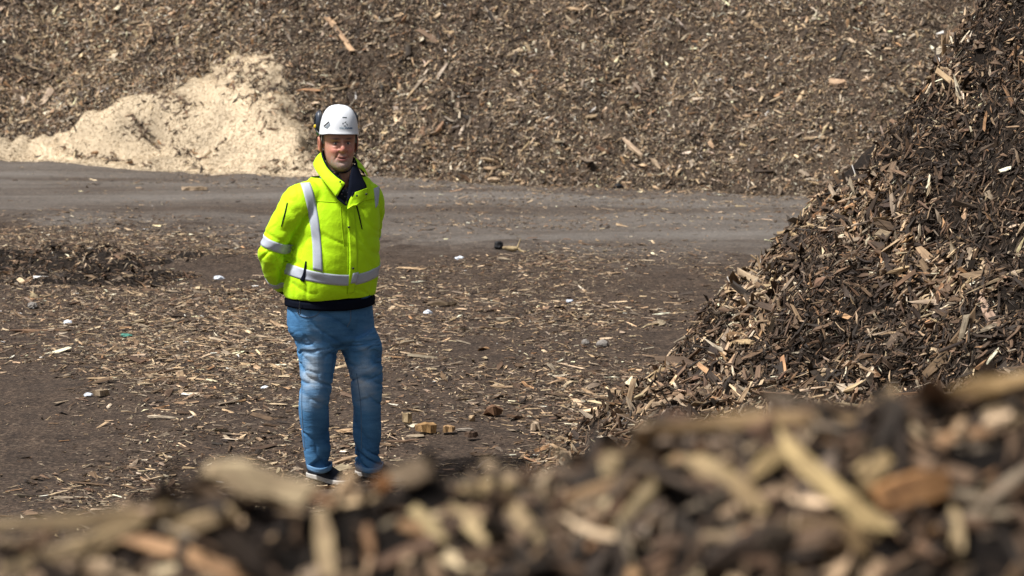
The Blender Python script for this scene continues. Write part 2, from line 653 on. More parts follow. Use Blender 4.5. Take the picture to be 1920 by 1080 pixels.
def in_view(p, mx=160, my=90):
    a, b, d = project(p)
    return (a > -mx) & (a < 1920 + mx) & (b > -my) & (b < 1080 + my) & (d > 0.3)


def wchild(name, me, parent, mat=None):
    """a part whose mesh is written in world coordinates"""
    o = link(name, me, parent, mat)
    o.location = -Vector(parent.location)
    return o


# ------------------------------------------------------------------ far pile of weathered chips
fx0, fy0 = far_xy(4.5, 0.4)
far_pile = empty('wood_chip_pile', (fx0, fy0, 0))
tag(far_pile, 'huge sloping bank of weathered wood chips across the back of the yard', 'wood pile')
tt = np.concatenate([np.arange(-16, -3, 0.3), np.arange(-3, 14, 0.06), np.arange(14, 26, 0.3)])
sv = np.concatenate([np.arange(-0.5, 4.6, 0.05), np.arange(4.6, 13, 0.3)])
TT, SV = np.meshgrid(tt, sv, indexing='ij')
FX, FY = far_xy(TT, SV)
FZ = h_far(TT, SV)
FZ = np.where((TT < -15) | (TT > 25), -0.2, FZ)
wchild('mound', mesh_np('mound', np.stack([FX, FY, FZ], -1).reshape(-1, 3), grid_faces(len(tt), len(sv)), smooth=True), far_pile, M_FARBASE)


def far_surface(t, s):
    x, y = far_xy(t, s)
    z = h_far(t, s)
    e = 0.06
    ht = (h_far(t + e, s) - h_far(t - e, s)) / (2 * e)
    hs = (h_far(t, s + e) - h_far(t, s - e)) / (2 * e)
    n = np.stack([-ht * T_DIR[0] - hs * N_DIR[0], -ht * T_DIR[1] - hs * N_DIR[1], np.ones_like(z)], -1)
    n /= np.linalg.norm(n, axis=-1, keepdims=True)
    return np.stack([x, y, z], -1), n


def far_weights(t, s, p):
    """fresh orange-tan chips at the left, grey and finer towards the right, in drifts"""
    px = project(p)[0]
    d = fbm2(t * 0.8, s * 0.8 + t * 0.35, 4, 71)
    fresh = np.clip(sstep(900, 100, px) * 0.75 + 0.40 * d, 0, 1)[:, None]
    dk = np.clip(0.24 + 0.45 * noise2(t * 0.55 + 2, s * 0.8, 74) + 0.55 * fbm2(t * 1.5 + 5, s * 2.0, 5, 73, 0.65), 0, 1)[:, None]
    a = np.array([2.6, 3.8, 0.8, 1.8, 1.8, 1.2, 0.5, 1.4])
    b = np.array([1.3, 1.9, 0.30, 3.0, 2.1, 1.9, 0.35, 2.2])
    c = np.array([0.3, 0.6, 0.1, 1.4, 3.2, 4.2, 0.05, 0.6])
    w = a * fresh + b * (1 - fresh)
    return w * (1 - dk) + c * dk


def far_scatter(n, smax_=4.4):
    t = rng.uniform(-2.2, 13.0, n)
    s = rng.uniform(-0.12, smax_, n) ** 1.0
    p, nr = far_surface(t, s)
    k = in_view(p, 220, 160) & (p[:, 2] > -0.03)
    return t[k], s[k], p[k], nr[k]


for cnt, sec, mean, sd_, nm in ((36000, 2, 0.056, 0.42, 'chip_layer'), (125000, 1, 0.037, 0.42, 'fine_chip_layer')):
    t, s, p, nr = far_scatter(int(cnt * 2.4))
    keep = saw_bump(t, s) < 0.03
    t, s, p, nr = t[keep][:cnt], s[keep][:cnt], p[keep][:cnt], nr[keep][:cnt]
    n = len(t)
    pxs = project(p)[0]
    size = np.where(rng.random(n) < 0.12, 1.6, 1.0) * np.interp(pxs, [0, 700, 1500], [1.12, 0.95, 0.80])
    L = np.exp(rng.normal(math.log(mean), sd_, n)) * size
    W = L * rng.uniform(0.18, 0.5, n)
    T = np.minimum(W * 0.7, rng.uniform(0.006, 0.02, n))
    p = p + nr * (rng.uniform(-0.010, 0.035, n))[:, None]
    o = wchild(nm, chip_mesh(nm, p, nr, L, W, T, pick_cols(n, far_weights(t, s, p), 0.34), 0.42, sec), far_pile, M_CHIP)
    o['kind'] = 'stuff'

# the chips and sticks on it that can be picked out one by one
FAR_V = chip_variants('wood_chip', 40, (0.14, 0.42), (0.06, 0.16), [2.4, 3.4, 0.8, 3.0, 2.4, 0.6, 0.5])
t, s, p, nr = far_scatter(1500, 2.9)
keep = (saw_bump(t, s) < 0.0) & in_view(p, 0, 0)
p, nr = p[keep][:280], nr[keep][:280]
Lb = np.exp(rng.normal(math.log(0.105), 0.32, len(p)))
chip_objects('wood_chip', FAR_V, p + nr * 0.03, nr, Lb, 0.33, far_pile)

# ------------------------------------------------------------------ sawdust tipped against it
sx0, sy0 = far_xy(1.8, 0.2)
saw_pile = empty('sawdust_pile', (sx0, sy0, 0))
tag(saw_pile, 'cream coloured heap of fresh sawdust spilled down the bank of chips', 'sawdust pile')
ta, sa = np.arange(-1.2, 5.2, 0.03), np.arange(-0.5, 2.3, 0.03)
TA, SA = np.meshgrid(ta, sa, indexing='ij')
B = saw_bump(TA, SA)
SXX, SYY = far_xy(TA, SA)
SZ = np.maximum(h_far(TA, SA, False), h_ground(SXX, SYY)) + np.clip(B, -0.10, 1) + 0.015
vv = np.stack([SXX, SYY, SZ], -1).reshape(-1, 3)
ff = grid_faces(len(ta), len(sa))
keepf = (B.reshape(-1)[ff] > -0.07).any(1)
ff = ff[keepf]
used = np.unique(ff)
mp = np.full(len(vv), -1)
mp[used] = np.arange(len(used))
wchild('mound', mesh_np('mound', vv[used], mp[ff], smooth=True), saw_pile, M_SAW)
n = 100000
t, s = rng.uniform(-1.1, 5.2, n), rng.uniform(-0.5, 2.2, n)
b = saw_bump(t, s)
k = (b > -0.16) & (rng.random(n) < 0.12 + 0.88 * sstep(-0.10, 0.05, b))
t, s, b = t[k][:42000], s[k][:42000], b[k][:42000]
n = len(t)
x, y = far_xy(t, s)
z = np.maximum(h_far(t, s, False), h_ground(x, y)) + np.clip(b, 0.0, 1) + 0.020
nr = far_surface(t, s)[1]
L = np.exp(rng.normal(math.log(0.019), 0.35, n))
cs = np.array([0.82, 0.69, 0.51]) * np.exp(rng.normal(0, 0.16, (n, 1))) * np.exp(rng.normal(0, 0.04, (n, 3)))
o = wchild('shaving_layer', chip_mesh('shaving_layer', np.stack([x, y, z], -1), nr, L, L * rng.uniform(0.3, 0.7, n), L * 0.25, np.clip(cs, 0, 0.85), 0.4, 1), saw_pile, M_SAW)
o['kind'] = 'stuff'
n = 7000
t, s = rng.uniform(-0.6, 4.7, n), rng.uniform(-0.3, 1.7, n)
b = saw_bump(t, s)
cl = fbm2(t * 2.6, s * 3.4, 4, 77, 0.6)
k = (b > 0.0) & (cl + rng.normal(0, 0.16, n) + 0.5 * sstep(0.10, 0.0, b) > 0.34)
t, s, b = t[k], s[k], b[k]
n = len(t)
x, y = far_xy(t, s)
z = np.maximum(h_far(t, s, False), h_ground(x, y)) + b + 0.03
L = np.exp(rng.normal(math.log(0.055), 0.4, n))
o = wchild('mixed_in_chip_layer', chip_mesh('mixed_in_chip_layer', np.stack([x, y, z], -1), far_surface(t, s)[1], L, L * rng.uniform(0.2, 0.5, n), L * 0.16,
                                             pick_cols(n, [0.4, 1, 0.3, 2, 3, 1.5, 0.1]), 0.4), saw_pile, M_CHIP)
o['kind'] = 'stuff'

# ------------------------------------------------------------------ pile of shredded wood at the right
right_pile = empty('shredded_wood_pile', (RC[0], RC[1], 0))
tag(right_pile, 'steep dark pile of shredded wood rising beside the man', 'wood pile')
xr = np.concatenate([np.arange(-0.6, 4.6, 0.026), np.arange(4.6, 12, 0.25)])
yr = np.concatenate([np.arange(9.0, 10.6, 0.12), np.arange(10.6, 16.4, 0.034), np.arange(16.4, 21, 0.25)])
XR, YR = np.meshgrid(xr, yr, indexing='ij')
ZR = h_right(XR, YR)
wchild('mound', mesh_np('mound', np.stack([XR, YR, ZR], -1).reshape(-1, 3), grid_faces(len(xr), len(yr)), smooth=True), right_pile, M_MULCH)


def right_scatter(n, x0=0.0, x1=4.6, y0=10.4, y1=16.3, vis=True):
    x, y = rng.uniform(x0, x1, n), rng.uniform(y0, y1, n)
    z = h_right(x, y)
    nr = norm_of(lambda a, b: h_right(a, b, False), x, y, 0.05)
    p = np.stack([x, y, z], -1)
    facing = (nr * (np.array([0, 0, CAM_H]) - p)).sum(1) > -0.6
    k = (z > h_ground(x, y) - 0.01) & facing
    if vis: k &= in_view(p, 200, 120)
    return p[k], nr[k]


def right_mix(p):
    """0 = dark mulch, 1 = coarse pale shreds"""
    main, lobe, apron = right_parts(p[:, 0], p[:, 1])
    on_lobe = sstep(-0.08, 0.10, lobe - main)
    drift = fbm2(p[:, 0] * 1.7 + p[:, 2] * 1.2, p[:, 1] * 1.1 - p[:, 2] * 1.9, 4, 81)
    ap = sstep(-0.05, 0.12, apron - np.maximum(main, lobe))
    f = 0.58 + 0.95 * drift
    f = f * (1 - on_lobe) + on_lobe * (0.06 + 0.25 * np.clip(drift, 0, 1))
    return np.clip(f + 0.5 * ap, 0, 1)


def right_weights(f):
    a = np.array([1.1, 2.1, 0.5, 1.8, 4.4, 3.6, 0.5])
    b = np.array([0.06, 0.22, 0.10, 0.6, 3.6, 6.0, 0.02])
    return a * f[:, None] + b * (1 - f[:, None])


DOWN = np.array([-0.45, -0.35, -0.25])
p, nr = right_scatter(90000)
f = right_mix(p)
k = rng.random(len(p)) < 0.14 + 0.86 * f
p, nr, f = p[k], nr[k], f[k]
p, nr, f = p[:25000], nr[:25000], f[:25000]
n = len(p)
L = np.exp(rng.normal(math.log(0.082), 0.45, n)) * (0.65 + 0.4 * f)
W = L * rng.uniform(0.07, 0.28, n)
T = np.minimum(W * 0.8, rng.uniform(0.004, 0.014, n))
p = p + nr * rng.uniform(-0.012, 0.045, n)[:, None]
o = wchild('shred_layer', chip_mesh('shred_layer', p, nr, L, W, T, pick_cols(n, right_weights(f), 0.28), 0.45, 3, bend=0.13), right_pile, M_CHIP)
o['kind'] = 'stuff'
p, nr = right_scatter(130000)
f = right_mix(p)
k = rng.random(len(p)) < 1.0 - 0.75 * f
p, nr, f = p[k][:58000], nr[k][:58000], f[k][:58000]
n = len(p)
L = np.exp(rng.normal(math.log(0.040), 0.5, n))
o = wchild('fibre_layer', chip_mesh('fibre_layer', p + nr * rng.uniform(-0.005, 0.03, n)[:, None], nr, L, L * rng.uniform(0.08, 0.4, n), L * 0.12,
                                    pick_cols(n, right_weights(0.10 + f * 0.55), 0.35), 0.6, 1), right_pile, M_CHIP)
o['kind'] = 'stuff'
RIGHT_V = chip_variants('wood_shred', 60, (0.06, 0.19), (0.035, 0.09), [1.8, 2.8, 0.6, 2.6, 3.0, 0.8, 0.7], 4, 0.12)
p, nr = right_scatter(6000)
f = right_mix(p)
k = (rng.random(len(p)) < 0.08 + 0.92 * f) & in_view(p, 0, 0)
a, b, _ = project(p)
k &= b < np.interp(a, _cx, _cy) + 10
p, nr = p[k][:300], nr[k][:300]
Lb = np.exp(rng.normal(math.log(0.19), 0.32, len(p)))
chip_objects('wood_shred', RIGHT_V, p + nr * 0.02, nr, Lb, 0.30, right_pile)

# ------------------------------------------------------------------ heap in front of the lens
fore = empty('wood_chip_heap', (0, FORE_Y, 0))
tag(fore, 'blurred heap of coarse wood chips close to the camera along the bottom', 'wood pile')
xf = np.concatenate([np.arange(-5, -0.9, 0.15), np.arange(-0.9, 0.9, 0.012), np.arange(0.9, 5, 0.15)])
yf = np.concatenate([np.arange(0.0, 1.9, 0.08), np.arange(1.9, 2.7, 0.016), np.arange(2.7, 6.2, 0.1)])
XF, YF = np.meshgrid(xf, yf, indexing='ij')
wchild('mound', mesh_np('mound', np.stack([XF, YF, h_fore(XF, YF)], -1).reshape(-1, 3), grid_faces(len(xf), len(yf)), smooth=True), fore, M_FOREBASE)


def fore_scatter(n, y0=1.85, y1=2.5, half=0.72):
    x, y = rng.uniform(-half, half, n), rng.uniform(y0, y1, n)
    p = np.stack([x, y, h_fore(x, y)], -1)
    return p, norm_of(h_fore, x, y, 0.03)


p, nr = fore_scatter(5000)
n = len(p)
L = np.exp(rng.normal(math.log(0.034), 0.45, n))
W = L * rng.uniform(0.12, 0.4, n)
p = p + nr * rng.uniform(-0.012, 0.014, n)[:, None]
o = wchild('chip_layer', chip_mesh('chip_layer', p, nr, L, W, np.minimum(W * 0.6, 0.008), pick_cols(n, [0.35, 0.9, 0.3, 0.8, 3.0, 4.2, 0.0], 0.25), 0.5, 3), fore, M_CHIP)  # dark tones favoured, so shade on the near face is in the colour
o['kind'] = 'stuff'
FORE_V = chip_variants('wood_chip', 50, (0.10, 0.26), (0.06, 0.11), [1.3, 2.4, 0.8, 1.0, 3.6, 2.6, 0.0], 4, 0.08)  # brown-heavy mix, shade of the camera-facing slope put into the tones
p, nr = fore_scatter(250, 1.95, 2.32, 0.66)
Lb = np.exp(rng.normal(math.log(0.060), 0.34, len(p)))
chip_objects('wood_chip', FORE_V, p + nr * 0.004, nr, Lb, 0.2, fore, (1, 0, 0), 0.4)


def fore_hit(px, py):
    for y in np.arange(1.6, 2.9, 0.004):
        q = at_depth(px, py, y)
        if q[2] <= float(h_fore(q[:1], q[1:2])[0]): return y
    return FORE_Y


def fore_chip(a_, b_, wpx, col, tk=0.45):
    """a big chip lying on the heap between two places"""
    ya, yb = fore_hit(*a_), fore_hit(*b_)
    if abs(ya - yb) > 0.12: ya = yb = min(ya, yb)
    A, B_ = at_depth(*a_, ya - 0.018), at_depth(*b_, yb - 0.018)
    e1 = B_ - A
    Ln = np.linalg.norm(e1)
    e1 /= Ln
    tc = np.array([0, 0, CAM_H]) - (A + B_) / 2
    e3 = tc - e1 * (tc @ e1)
    e3 /= np.linalg.norm(e3)
    w = wpx * ya / FPX
    me = chip_mesh('wood_chip', ((A + B_) / 2)[None], e3[None], np.array([Ln]), np.array([w]), np.array([w * tk]), np.array([col]) * 0.82, 0, 4, bend=0.03, frames=(e1[None], np.cross(e3, e1)[None], e3[None]))  # chip colour dimmed to stand for shade on the camera side
    wchild('wood_chip', me, fore, M_CHIP)


for q in (((395, 880), (575, 930), 62, (0.66, 0.52, 0.33)), ((870, 915), (1005, 922), 34, (0.56, 0.42, 0.22)), ((1485, 850), (1640, 985), 52, (0.60, 0.45, 0.22)),
          ((1285, 850), (1440, 960), 50, (0.46, 0.34, 0.18)), ((1648, 935), (1775, 905), 70, (0.42, 0.22, 0.09)), ((1250, 880), (1150, 1000), 30, (0.50, 0.39, 0.22)),
          ((1600, 920), (1670, 850), 46, (0.50, 0.37, 0.19)), ((1410, 890), (1490, 830), 36, (0.48, 0.35, 0.17)), ((1220, 800), (1640, 782), 30, (0.44, 0.30, 0.16)),
          ((1480, 990), (1620, 1015), 60, (0.28, 0.19, 0.09)), ((0, 985), (330, 965), 34, (0.38, 0.28, 0.16)), ((120, 1060), (290, 960), 40, (0.42, 0.31, 0.17)),
          ((600, 960), (615, 1078), 42, (0.50, 0.38, 0.22)), ((800, 882), (735, 893), 46, (0.40, 0.30, 0.20)), ((700, 915), (735, 897), 30, (0.34, 0.15, 0.05)),
          ((860, 950), (910, 1010), 38, (0.52, 0.40, 0.22)), ((770, 950), (830, 1010), 30, (0.48, 0.38, 0.20)), ((960, 950), (1010, 1010), 34, (0.46, 0.35, 0.2)),
          ((1780, 738), (1920, 712), 40, (0.45, 0.30, 0.14)), ((1150, 850), (1140, 900), 40, (0.52, 0.40, 0.23)), ((1060, 935), (1190, 905), 34, (0.40, 0.26, 0.14)), ((10, 1070), (190, 1010), 36, (0.45, 0.34, 0.2)),
          ((330, 1000), (430, 960), 40, (0.44, 0.32, 0.18)), ((1840, 780), (1915, 760), 30, (0.35, 0.26, 0.16)), ((1790, 960), (1800, 1040), 34, (0.46, 0.35, 0.2))):
    fore_chip(*q)

# ------------------------------------------------------------------ debris on the ground
def ground_density(x, y):
    s = far_ts(x, y)[1]
    d = 0.30 + 0.70 * fbm2(x * 0.7, y * 0.5, 5, 91)
    d = d + 1.3 * np.exp(-(((x + 2.0) / 0.85) ** 2 + ((y - 16.2) / 2.0) ** 2))
    d = d + 0.45 * np.exp(-(((x + 0.4) / 2.2) ** 2 + ((y - 14.3) / 1.4) ** 2))
    d = d + 0.35 * np.exp(-(((x - 0.7) / 1.6) ** 2 + ((y - 17.0) / 2.2) ** 2))
    d = d * (0.34 + 0.66 * sstep(-4.0, -6.5, s))
    d = d + 0.7 * sstep(-0.45, 0.1, s)
    edge = 0.93 - 0.30 * (15.3 - y)
    d = d + 0.9 * np.exp(-((x - edge) / 0.35) ** 2) * sstep(15.8, 15.2, y)
    d = d - 0.5 * np.exp(-(((x + 3.0) / 0.8) ** 2 + ((y - 14.2) / 1.0) ** 2)) - 0.35 * np.exp(-(((x + 2.2) / 0.9) ** 2 + ((y - 12.4) / 0.7) ** 2))
    return np.clip(d, 0.03, 1) ** 1.3


def ground_scatter(n, my=60):
    y = rng.uniform(9.8, 30.5, n)
    x = rng.uniform(-1, 1, n) * (y * 0.225 + 0.5)
    k = (rng.random(n) < ground_density(x, y)) & (h_far(*far_ts(x, y)) < 0.04) & (h_right(x, y) < 0.03)
    x, y = x[k], y[k]
    p = np.stack([x, y, h_ground(x, y)], -1)
    k = in_view(p, 200, my)
    return p[k], norm_of(h_ground, p[k][:, 0], p[k][:, 1], 0.05)


def ground_weights(p):
    """dark bank at the left and damp drifts; paler chips elsewhere"""
    x, y = p[:, 0], p[:, 1]
    dk = np.exp(-(((x + 3.5) / 1.4) ** 2 + ((y - 20.2) / 0.9) ** 2)) + np.exp(-(((x + 2.6) / 1.1) ** 2 + ((y - 12.8) / 0.9) ** 2)) * 0.6
    dk = np.clip(dk + 0.45 * fbm2(x * 0.9, y * 0.7, 3, 95), 0, 1)[:, None]
    pt = np.clip(1.2 * np.exp(-(((x + 2.0) / 0.9) ** 2 + ((y - 16.2) / 2.1) ** 2)), 0, 1)[:, None]
    a = np.array([1.0, 1.7, 0.2, 3.2, 3.6, 1.7, 0.25]) * (1 - pt) + np.array([1.8, 2.6, 0.3, 3.2, 2.6, 1.2, 0.4]) * pt
    b = np.array([0.15, 0.5, 0.1, 1.2, 4.0, 4.0, 0.05])
    dk = dk * (1 - 0.7 * pt)
    return a * (1 - dk) + b * dk


DEBRIS = []
for cnt, sec, mean, sd_ in ((32000, 2, 0.034, 0.52), (66000, 1, 0.019, 0.48)):
    p, nr = ground_scatter(cnt * 6)
    p, nr = p[:cnt], nr[:cnt]
    n = len(p)
    L = np.exp(rng.normal(math.log(mean), sd_, n))
    W = L * rng.uniform(0.12, 0.5, n)
    T = np.minimum(W * 0.5, rng.uniform(0.003, 0.010, n))
    p = p + np.array([0, 0, 0.003]) + nr * (T * 0.5)[:, None]
    DEBRIS.append((p, nr, L, W, T, pick_cols(n, ground_weights(p), 0.30), sec))
o = link('wood_debris', chip_mesh('wood_debris', *DEBRIS[0][:6], 0.14, 2), None, M_CHIP)
tag(o, 'trodden litter of small wood chips and splinters strewn over the yard', None, kind='stuff')
o = link('wood_crumb_debris', chip_mesh('wood_crumb_debris', *DEBRIS[1][:6], 0.2, 1), None, M_CHIP)
tag(o, 'fine crumbs and flakes of wood trodden into the yard soil', None, kind='stuff')

# low bank of dark mulch at the left
def h_bank(x, y):
    e = 0.75 - np.hypot((x + 4.2) / 1.45, (y - 20.0) / 1.5) + 0.50 * noise2(x * 1.5, y * 1.3, 97) + 0.25 * noise2(x * 4, y * 3.5, 98)
    return np.where(e > 0, 0.10 * np.clip(e, 0, 1) ** 0.9, 0.3 * e) + 0.03 * noise2(x * 7, y * 7, 99) * sstep(0, 0.3, e) + h_ground(x, y)


bank = empty('mulch_bank', (-4.0, 20.2, 0))
tag(bank, 'low bank of dark damp mulch on the ground at the far left', 'mulch bank')
xb, yb = np.arange(-6.4, -2.0, 0.035), np.arange(18.2, 22.2, 0.05)
XB, YB = np.meshgrid(xb, yb, indexing='ij')
HB = h_bank(XB, YB)
ff = grid_faces(len(xb), len(yb))
ff = ff[((HB - h_ground(XB, YB)).reshape(-1)[ff] > -0.05).any(1)]
used = np.unique(ff)
mp = np.full(HB.size, -1)
mp[used] = np.arange(len(used))
wchild('mound', mesh_np('mound', np.stack([XB, YB, HB], -1).reshape(-1, 3)[used], mp[ff], smooth=True), bank, M_MULCH)
x, y = rng.uniform(-6.2, -2.2, 16000), rng.uniform(18.3, 22.1, 16000)
hb = h_bank(x, y)
k = hb > h_ground(x, y)
x, y, hb = x[k], y[k], hb[k]
n = len(x)
L = np.exp(rng.normal(math.log(0.045), 0.5, n))
p = np.stack([x, y, hb + rng.uniform(0, 0.02, n)], -1)
o = wchild('shred_layer', chip_mesh('shred_layer', p, norm_of(h_bank, x, y, 0.05), L, L * rng.uniform(0.08, 0.4, n), L * 0.12, pick_cols(n, [0.3, 0.8, 0.2, 1.6, 3.5, 4.5, 0.1]), 0.4, 1), bank, M_CHIP)
o['kind'] = 'stuff'

GROUND_V = chip_variants('wood_chip', 60, (0.10, 0.34), (0.05, 0.12), [1.2, 2.0, 0.3, 3.4, 3.2, 1.2, 0.3], 4, 0.07)
p, nr = ground_scatter(3000, 0)
a, b, _ = project(p)
k = (b < np.interp(a, _cx, _cy) - 6) & in_view(p, 0, 0)
p, nr = p[k], nr[k]
pr = project(p)[2]
order = np.argsort(pr + rng.normal(0, 3.0, len(p)))[:280]
p, nr = p[order], nr[order]
Lb = np.exp(rng.normal(math.log(0.095), 0.34, len(p)))
objs = chip_objects('wood_chip', GROUND_V, p + np.array([0, 0, 0.010]), nr, Lb, 0.13)


def chip_words(o):
    """tone, size and shape of a chip, from its own mesh"""
    c = np.zeros(len(o.data.vertices) * 4)
    o.data.attributes['col'].data.foreach_get('color', c)
    c = c.reshape(-1, 4)[:, :3].mean(0)
    b = c.mean()
    tone = 'cream' if b > 0.42 else 'tan' if b > 0.26 else 'grey brown' if b > 0.15 else 'brown' if b > 0.07 else 'dark brown'
    co = np.array([v.co[:] for v in o.data.vertices])
    w = np.ptp(co[:, 1])
    ln = o.scale[0]
    shape = 'splinter' if w < 0.20 else 'wood chip' if w < 0.33 else 'broad flake'
    size = 'long' if ln > 0.12 else 'short' if ln < 0.075 else 'finger-length'
    return f'{size} {tone} {shape}'


a, b, _ = project(p)
for o, u, v in zip(objs, a, b):
    if v < 440: place = 'lying on the grey driven strip below the far bank'
    elif v < 560: place = 'on the ground by the low dark mulch bank' if u < 330 else 'on the ground left of the jacket' if u < 560 else 'on the open ground between man and dark pile' if u > 720 else 'on the ground behind the man'
    elif v < 740: place = 'at the left edge of the chip-strewn patch' if u < 240 else 'in the thick chip-strewn patch left of the man' if u < 540 else 'on the ground beside the knees of the man' if u < 780 else 'on the open brown ground near the dark pile'
    else: place = 'on the bare dark ground at the lower left' if u < 300 else 'on the ground just left of the shoes' if u < 580 else 'on the ground around the shoes of the man' if u < 760 else 'among the wood blocks right of the shoes' if u < 1020 else 'at the strewn foot of the dark pile'
    tag(o, f'{chip_words(o)} {place}', 'wood chip', 'larger wood chips on the yard ground')

# ------------------------------------------------------------------ the man
MAN = np.array([(640 - 960) / FPX * MAN_D * math.sqrt(1.0), MAN_D, 0.0])
MAN[0] = at_depth(640, 880, MAN_D)[0]
MAN[2] = float(h_ground(np.array([MAN[0]]), np.array([MAN[1]]))[0])
PSI = R(30)


def Q(px, py, y=0.0):
    """point of the man's frame (x across, y away from the camera, z up) seen at a place of the photograph, y in front of or behind his axis"""
    return at_depth(px, py, MAN_D + y) - MAN


def cr(keys, q):
    """Catmull-Rom through rows of keys[:,1:] over keys[:,0]"""
    keys = np.asarray(keys, float)
    q = np.asarray(q, float)
    x, v = keys[:, 0], keys[:, 1:]
    if x[0] > x[-1]: x, v = x[::-1], v[::-1]
    m = np.zeros_like(v)
    m[1:-1] = (v[2:] - v[:-2]) / (x[2:] - x[:-2])[:, None]
    m[0] = (v[1] - v[0]) / (x[1] - x[0])
    m[-1] = (v[-1] - v[-2]) / (x[-1] - x[-2])
    i = np.clip(np.searchsorted(x, q) - 1, 0, len(x) - 2)
    h = (x[i + 1] - x[i])
    t = np.clip((q - x[i]) / h, 0, 1)[:, None]
    h = h[:, None]
    return (2 * t**3 - 3 * t**2 + 1) * v[i] + (t**3 - 2 * t**2 + t) * h * m[i] + (-2 * t**3 + 3 * t**2) * v[i + 1] + (t**3 - t**2) * h * m[i + 1]


def close_loft(rings):
    """rings (n,k,3) -> closed mesh with centre caps"""
    rings = np.asarray(rings)
    n, k, _ = rings.shape
    v = np.concatenate([rings.reshape(-1, 3), rings[0].mean(0)[None], rings[-1].mean(0)[None]])
    f = [tuple(q) for q in grid_faces(n, k, True)]
    a, b = n * k, n * k + 1
    for j in range(k):
        j2 = (j + 1) % k
        f.append((a, j2, j))
        f.append((b, (n - 1) * k + j, (n - 1) * k + j2))
    return v, f


def body_ring(z, x, y, a, bf, bb, psi, k=64, e=2.3):
    th = np.linspace(0, 2 * np.pi, k, endpoint=False)
    c, s = np.cos(th), np.sin(th)
    u = a * np.sign(c) * np.abs(c) ** (2 / e)
    w = np.where(s > 0, bf, bb) * np.sign(s) * np.abs(s) ** (2 / e)     # s>0 = front
    X = x + u * math.cos(psi) + w * math.sin(psi)
    Y = y + u * math.sin(psi) - w * math.cos(psi)
    return np.stack([X, Y, np.full(k, z)], -1)


def tube(path, ra, rb=None, k=28, n=40, ref=(0, 0, 1)):
    """path rows xyz; ra/rb radii per row"""
    path = np.asarray(path, float)
    rb = ra if rb is None else rb
    d = np.concatenate([[0], np.cumsum(np.linalg.norm(np.diff(path, axis=0), axis=1))])
    q = np.linspace(0, d[-1], n)
    pv = cr(np.column_stack([d, path, ra, rb]), q)
    c, a, b = pv[:, :3], pv[:, 3], pv[:, 4]
    tg = np.gradient(c, axis=0)
    tg /= np.linalg.norm(tg, axis=1, keepdims=True)
    e = np.array(ref, float)
    th = np.linspace(0, 2 * np.pi, k, endpoint=False)
    rings = []
    for i in range(n):
        e = e - tg[i] * (e @ tg[i])
        e /= np.linalg.norm(e)
        g = np.cross(tg[i], e)
        rings.append(c[i] + np.outer(np.cos(th) * a[i], e) + np.outer(np.sin(th) * b[i], g))
    return np.array(rings)


def ball(c, r, k=20, n=12):
    c, r = np.asarray(c, float), np.ones(3) * r
    ph = np.linspace(0.05, np.pi - 0.05, n)
    th = np.linspace(0, 2 * np.pi, k, endpoint=False)
    return c + np.stack([np.outer(np.sin(ph), np.cos(th)), np.outer(np.sin(ph), np.sin(th)), np.outer(-np.cos(ph), np.ones(k))], -1) * r


def union(lofts, voxel, smooth_it=6, smooth_f=0.5):
    """one continuous skin over several closed lofts"""
    vs_, fs, o = [], [], 0
    for rg in lofts:
        v, f = close_loft(rg)
        vs_.append(v)
        fs += [tuple(i + o for i in q) for q in f]
        o += len(v)
    me = mesh_np('tmp', np.concatenate(vs_), fs)
    ob = bpy.data.objects.new('tmp', me)
    COL.objects.link(ob)
    md = ob.modifiers.new('r', 'REMESH')
    md.mode = 'VOXEL'
    md.voxel_size = voxel
    if smooth_it:
        sm = ob.modifiers.new('s', 'SMOOTH')
        sm.factor = smooth_f
        sm.iterations = smooth_it
    bpy.context.view_layer.update()
    dg = bpy.context.evaluated_depsgraph_get()
    res = bpy.data.meshes.new_from_object(ob.evaluated_get(dg))
    bpy.data.objects.remove(ob)
    bpy.data.meshes.remove(me)
    v = np.zeros(len(res.vertices) * 3)
    res.vertices.foreach_get('co', v)
    nn = np.zeros(len(res.vertices) * 3)
    res.vertices.foreach_get('normal', nn)
    res.polygons.foreach_set('use_smooth', np.ones(len(res.polygons), bool))
    return res, v.reshape(-1, 3), nn.reshape(-1, 3)


def put(me, v):
    me.vertices.foreach_set('co', np.ascontiguousarray(v, np.float32).reshape(-1))
    me.update()


def faces_of(me):
    return [tuple(p.vertices) for p in me.polygons]


def bvh_of(me):
    return BVHTree.FromPolygons([v.co.copy() for v in me.vertices], faces_of(me))


def add_cols(me, c):
    a = me.attributes.new('col', 'FLOAT_COLOR', 'POINT')
    cc = np.ones((len(me.vertices), 4), np.float32)
    cc[:, :3] = c
    a.data.foreach_set('color', cc.reshape(-1))


def sheet(outer, thick, nrm):
    """closed thin sheet from a grid of outer points (n,m,3) and normals"""
    n, m, _ = outer.shape
    inner = outer - nrm * thick
    v = np.concatenate([outer.reshape(-1, 3), inner.reshape(-1, 3)])
    f = [tuple(q) for q in grid_faces(n, m)]
    o = n * m
    f += [tuple(i + o for i in q[::-1]) for q in f]
    rim = [(0, j) for j in range(m - 1)] + [(i, m - 1) for i in range(n - 1)] + [(n - 1, j) for j in range(m - 1, 0, -1)] + [(i, 0) for i in range(n - 1, 0, -1)]
    idx = [i * m + j for i, j in rim]
    for q in range(len(idx)):
        a, b = idx[q], idx[(q + 1) % len(idx)]
        f.append((b, a, a + o, b + o))
    return v, f


def grid_normals(g, towards):
    du = np.gradient(g, axis=0)
    dv = np.gradient(g, axis=1)
    n = np.cross(du, dv)
    n /= np.linalg.norm(n, axis=-1, keepdims=True) + 1e-12
    s = np.sign((n * towards).sum(-1, keepdims=True))
    return n * np.where(s == 0, 1, s)


CAMP = np.array([0, 0, CAM_H]) - MAN


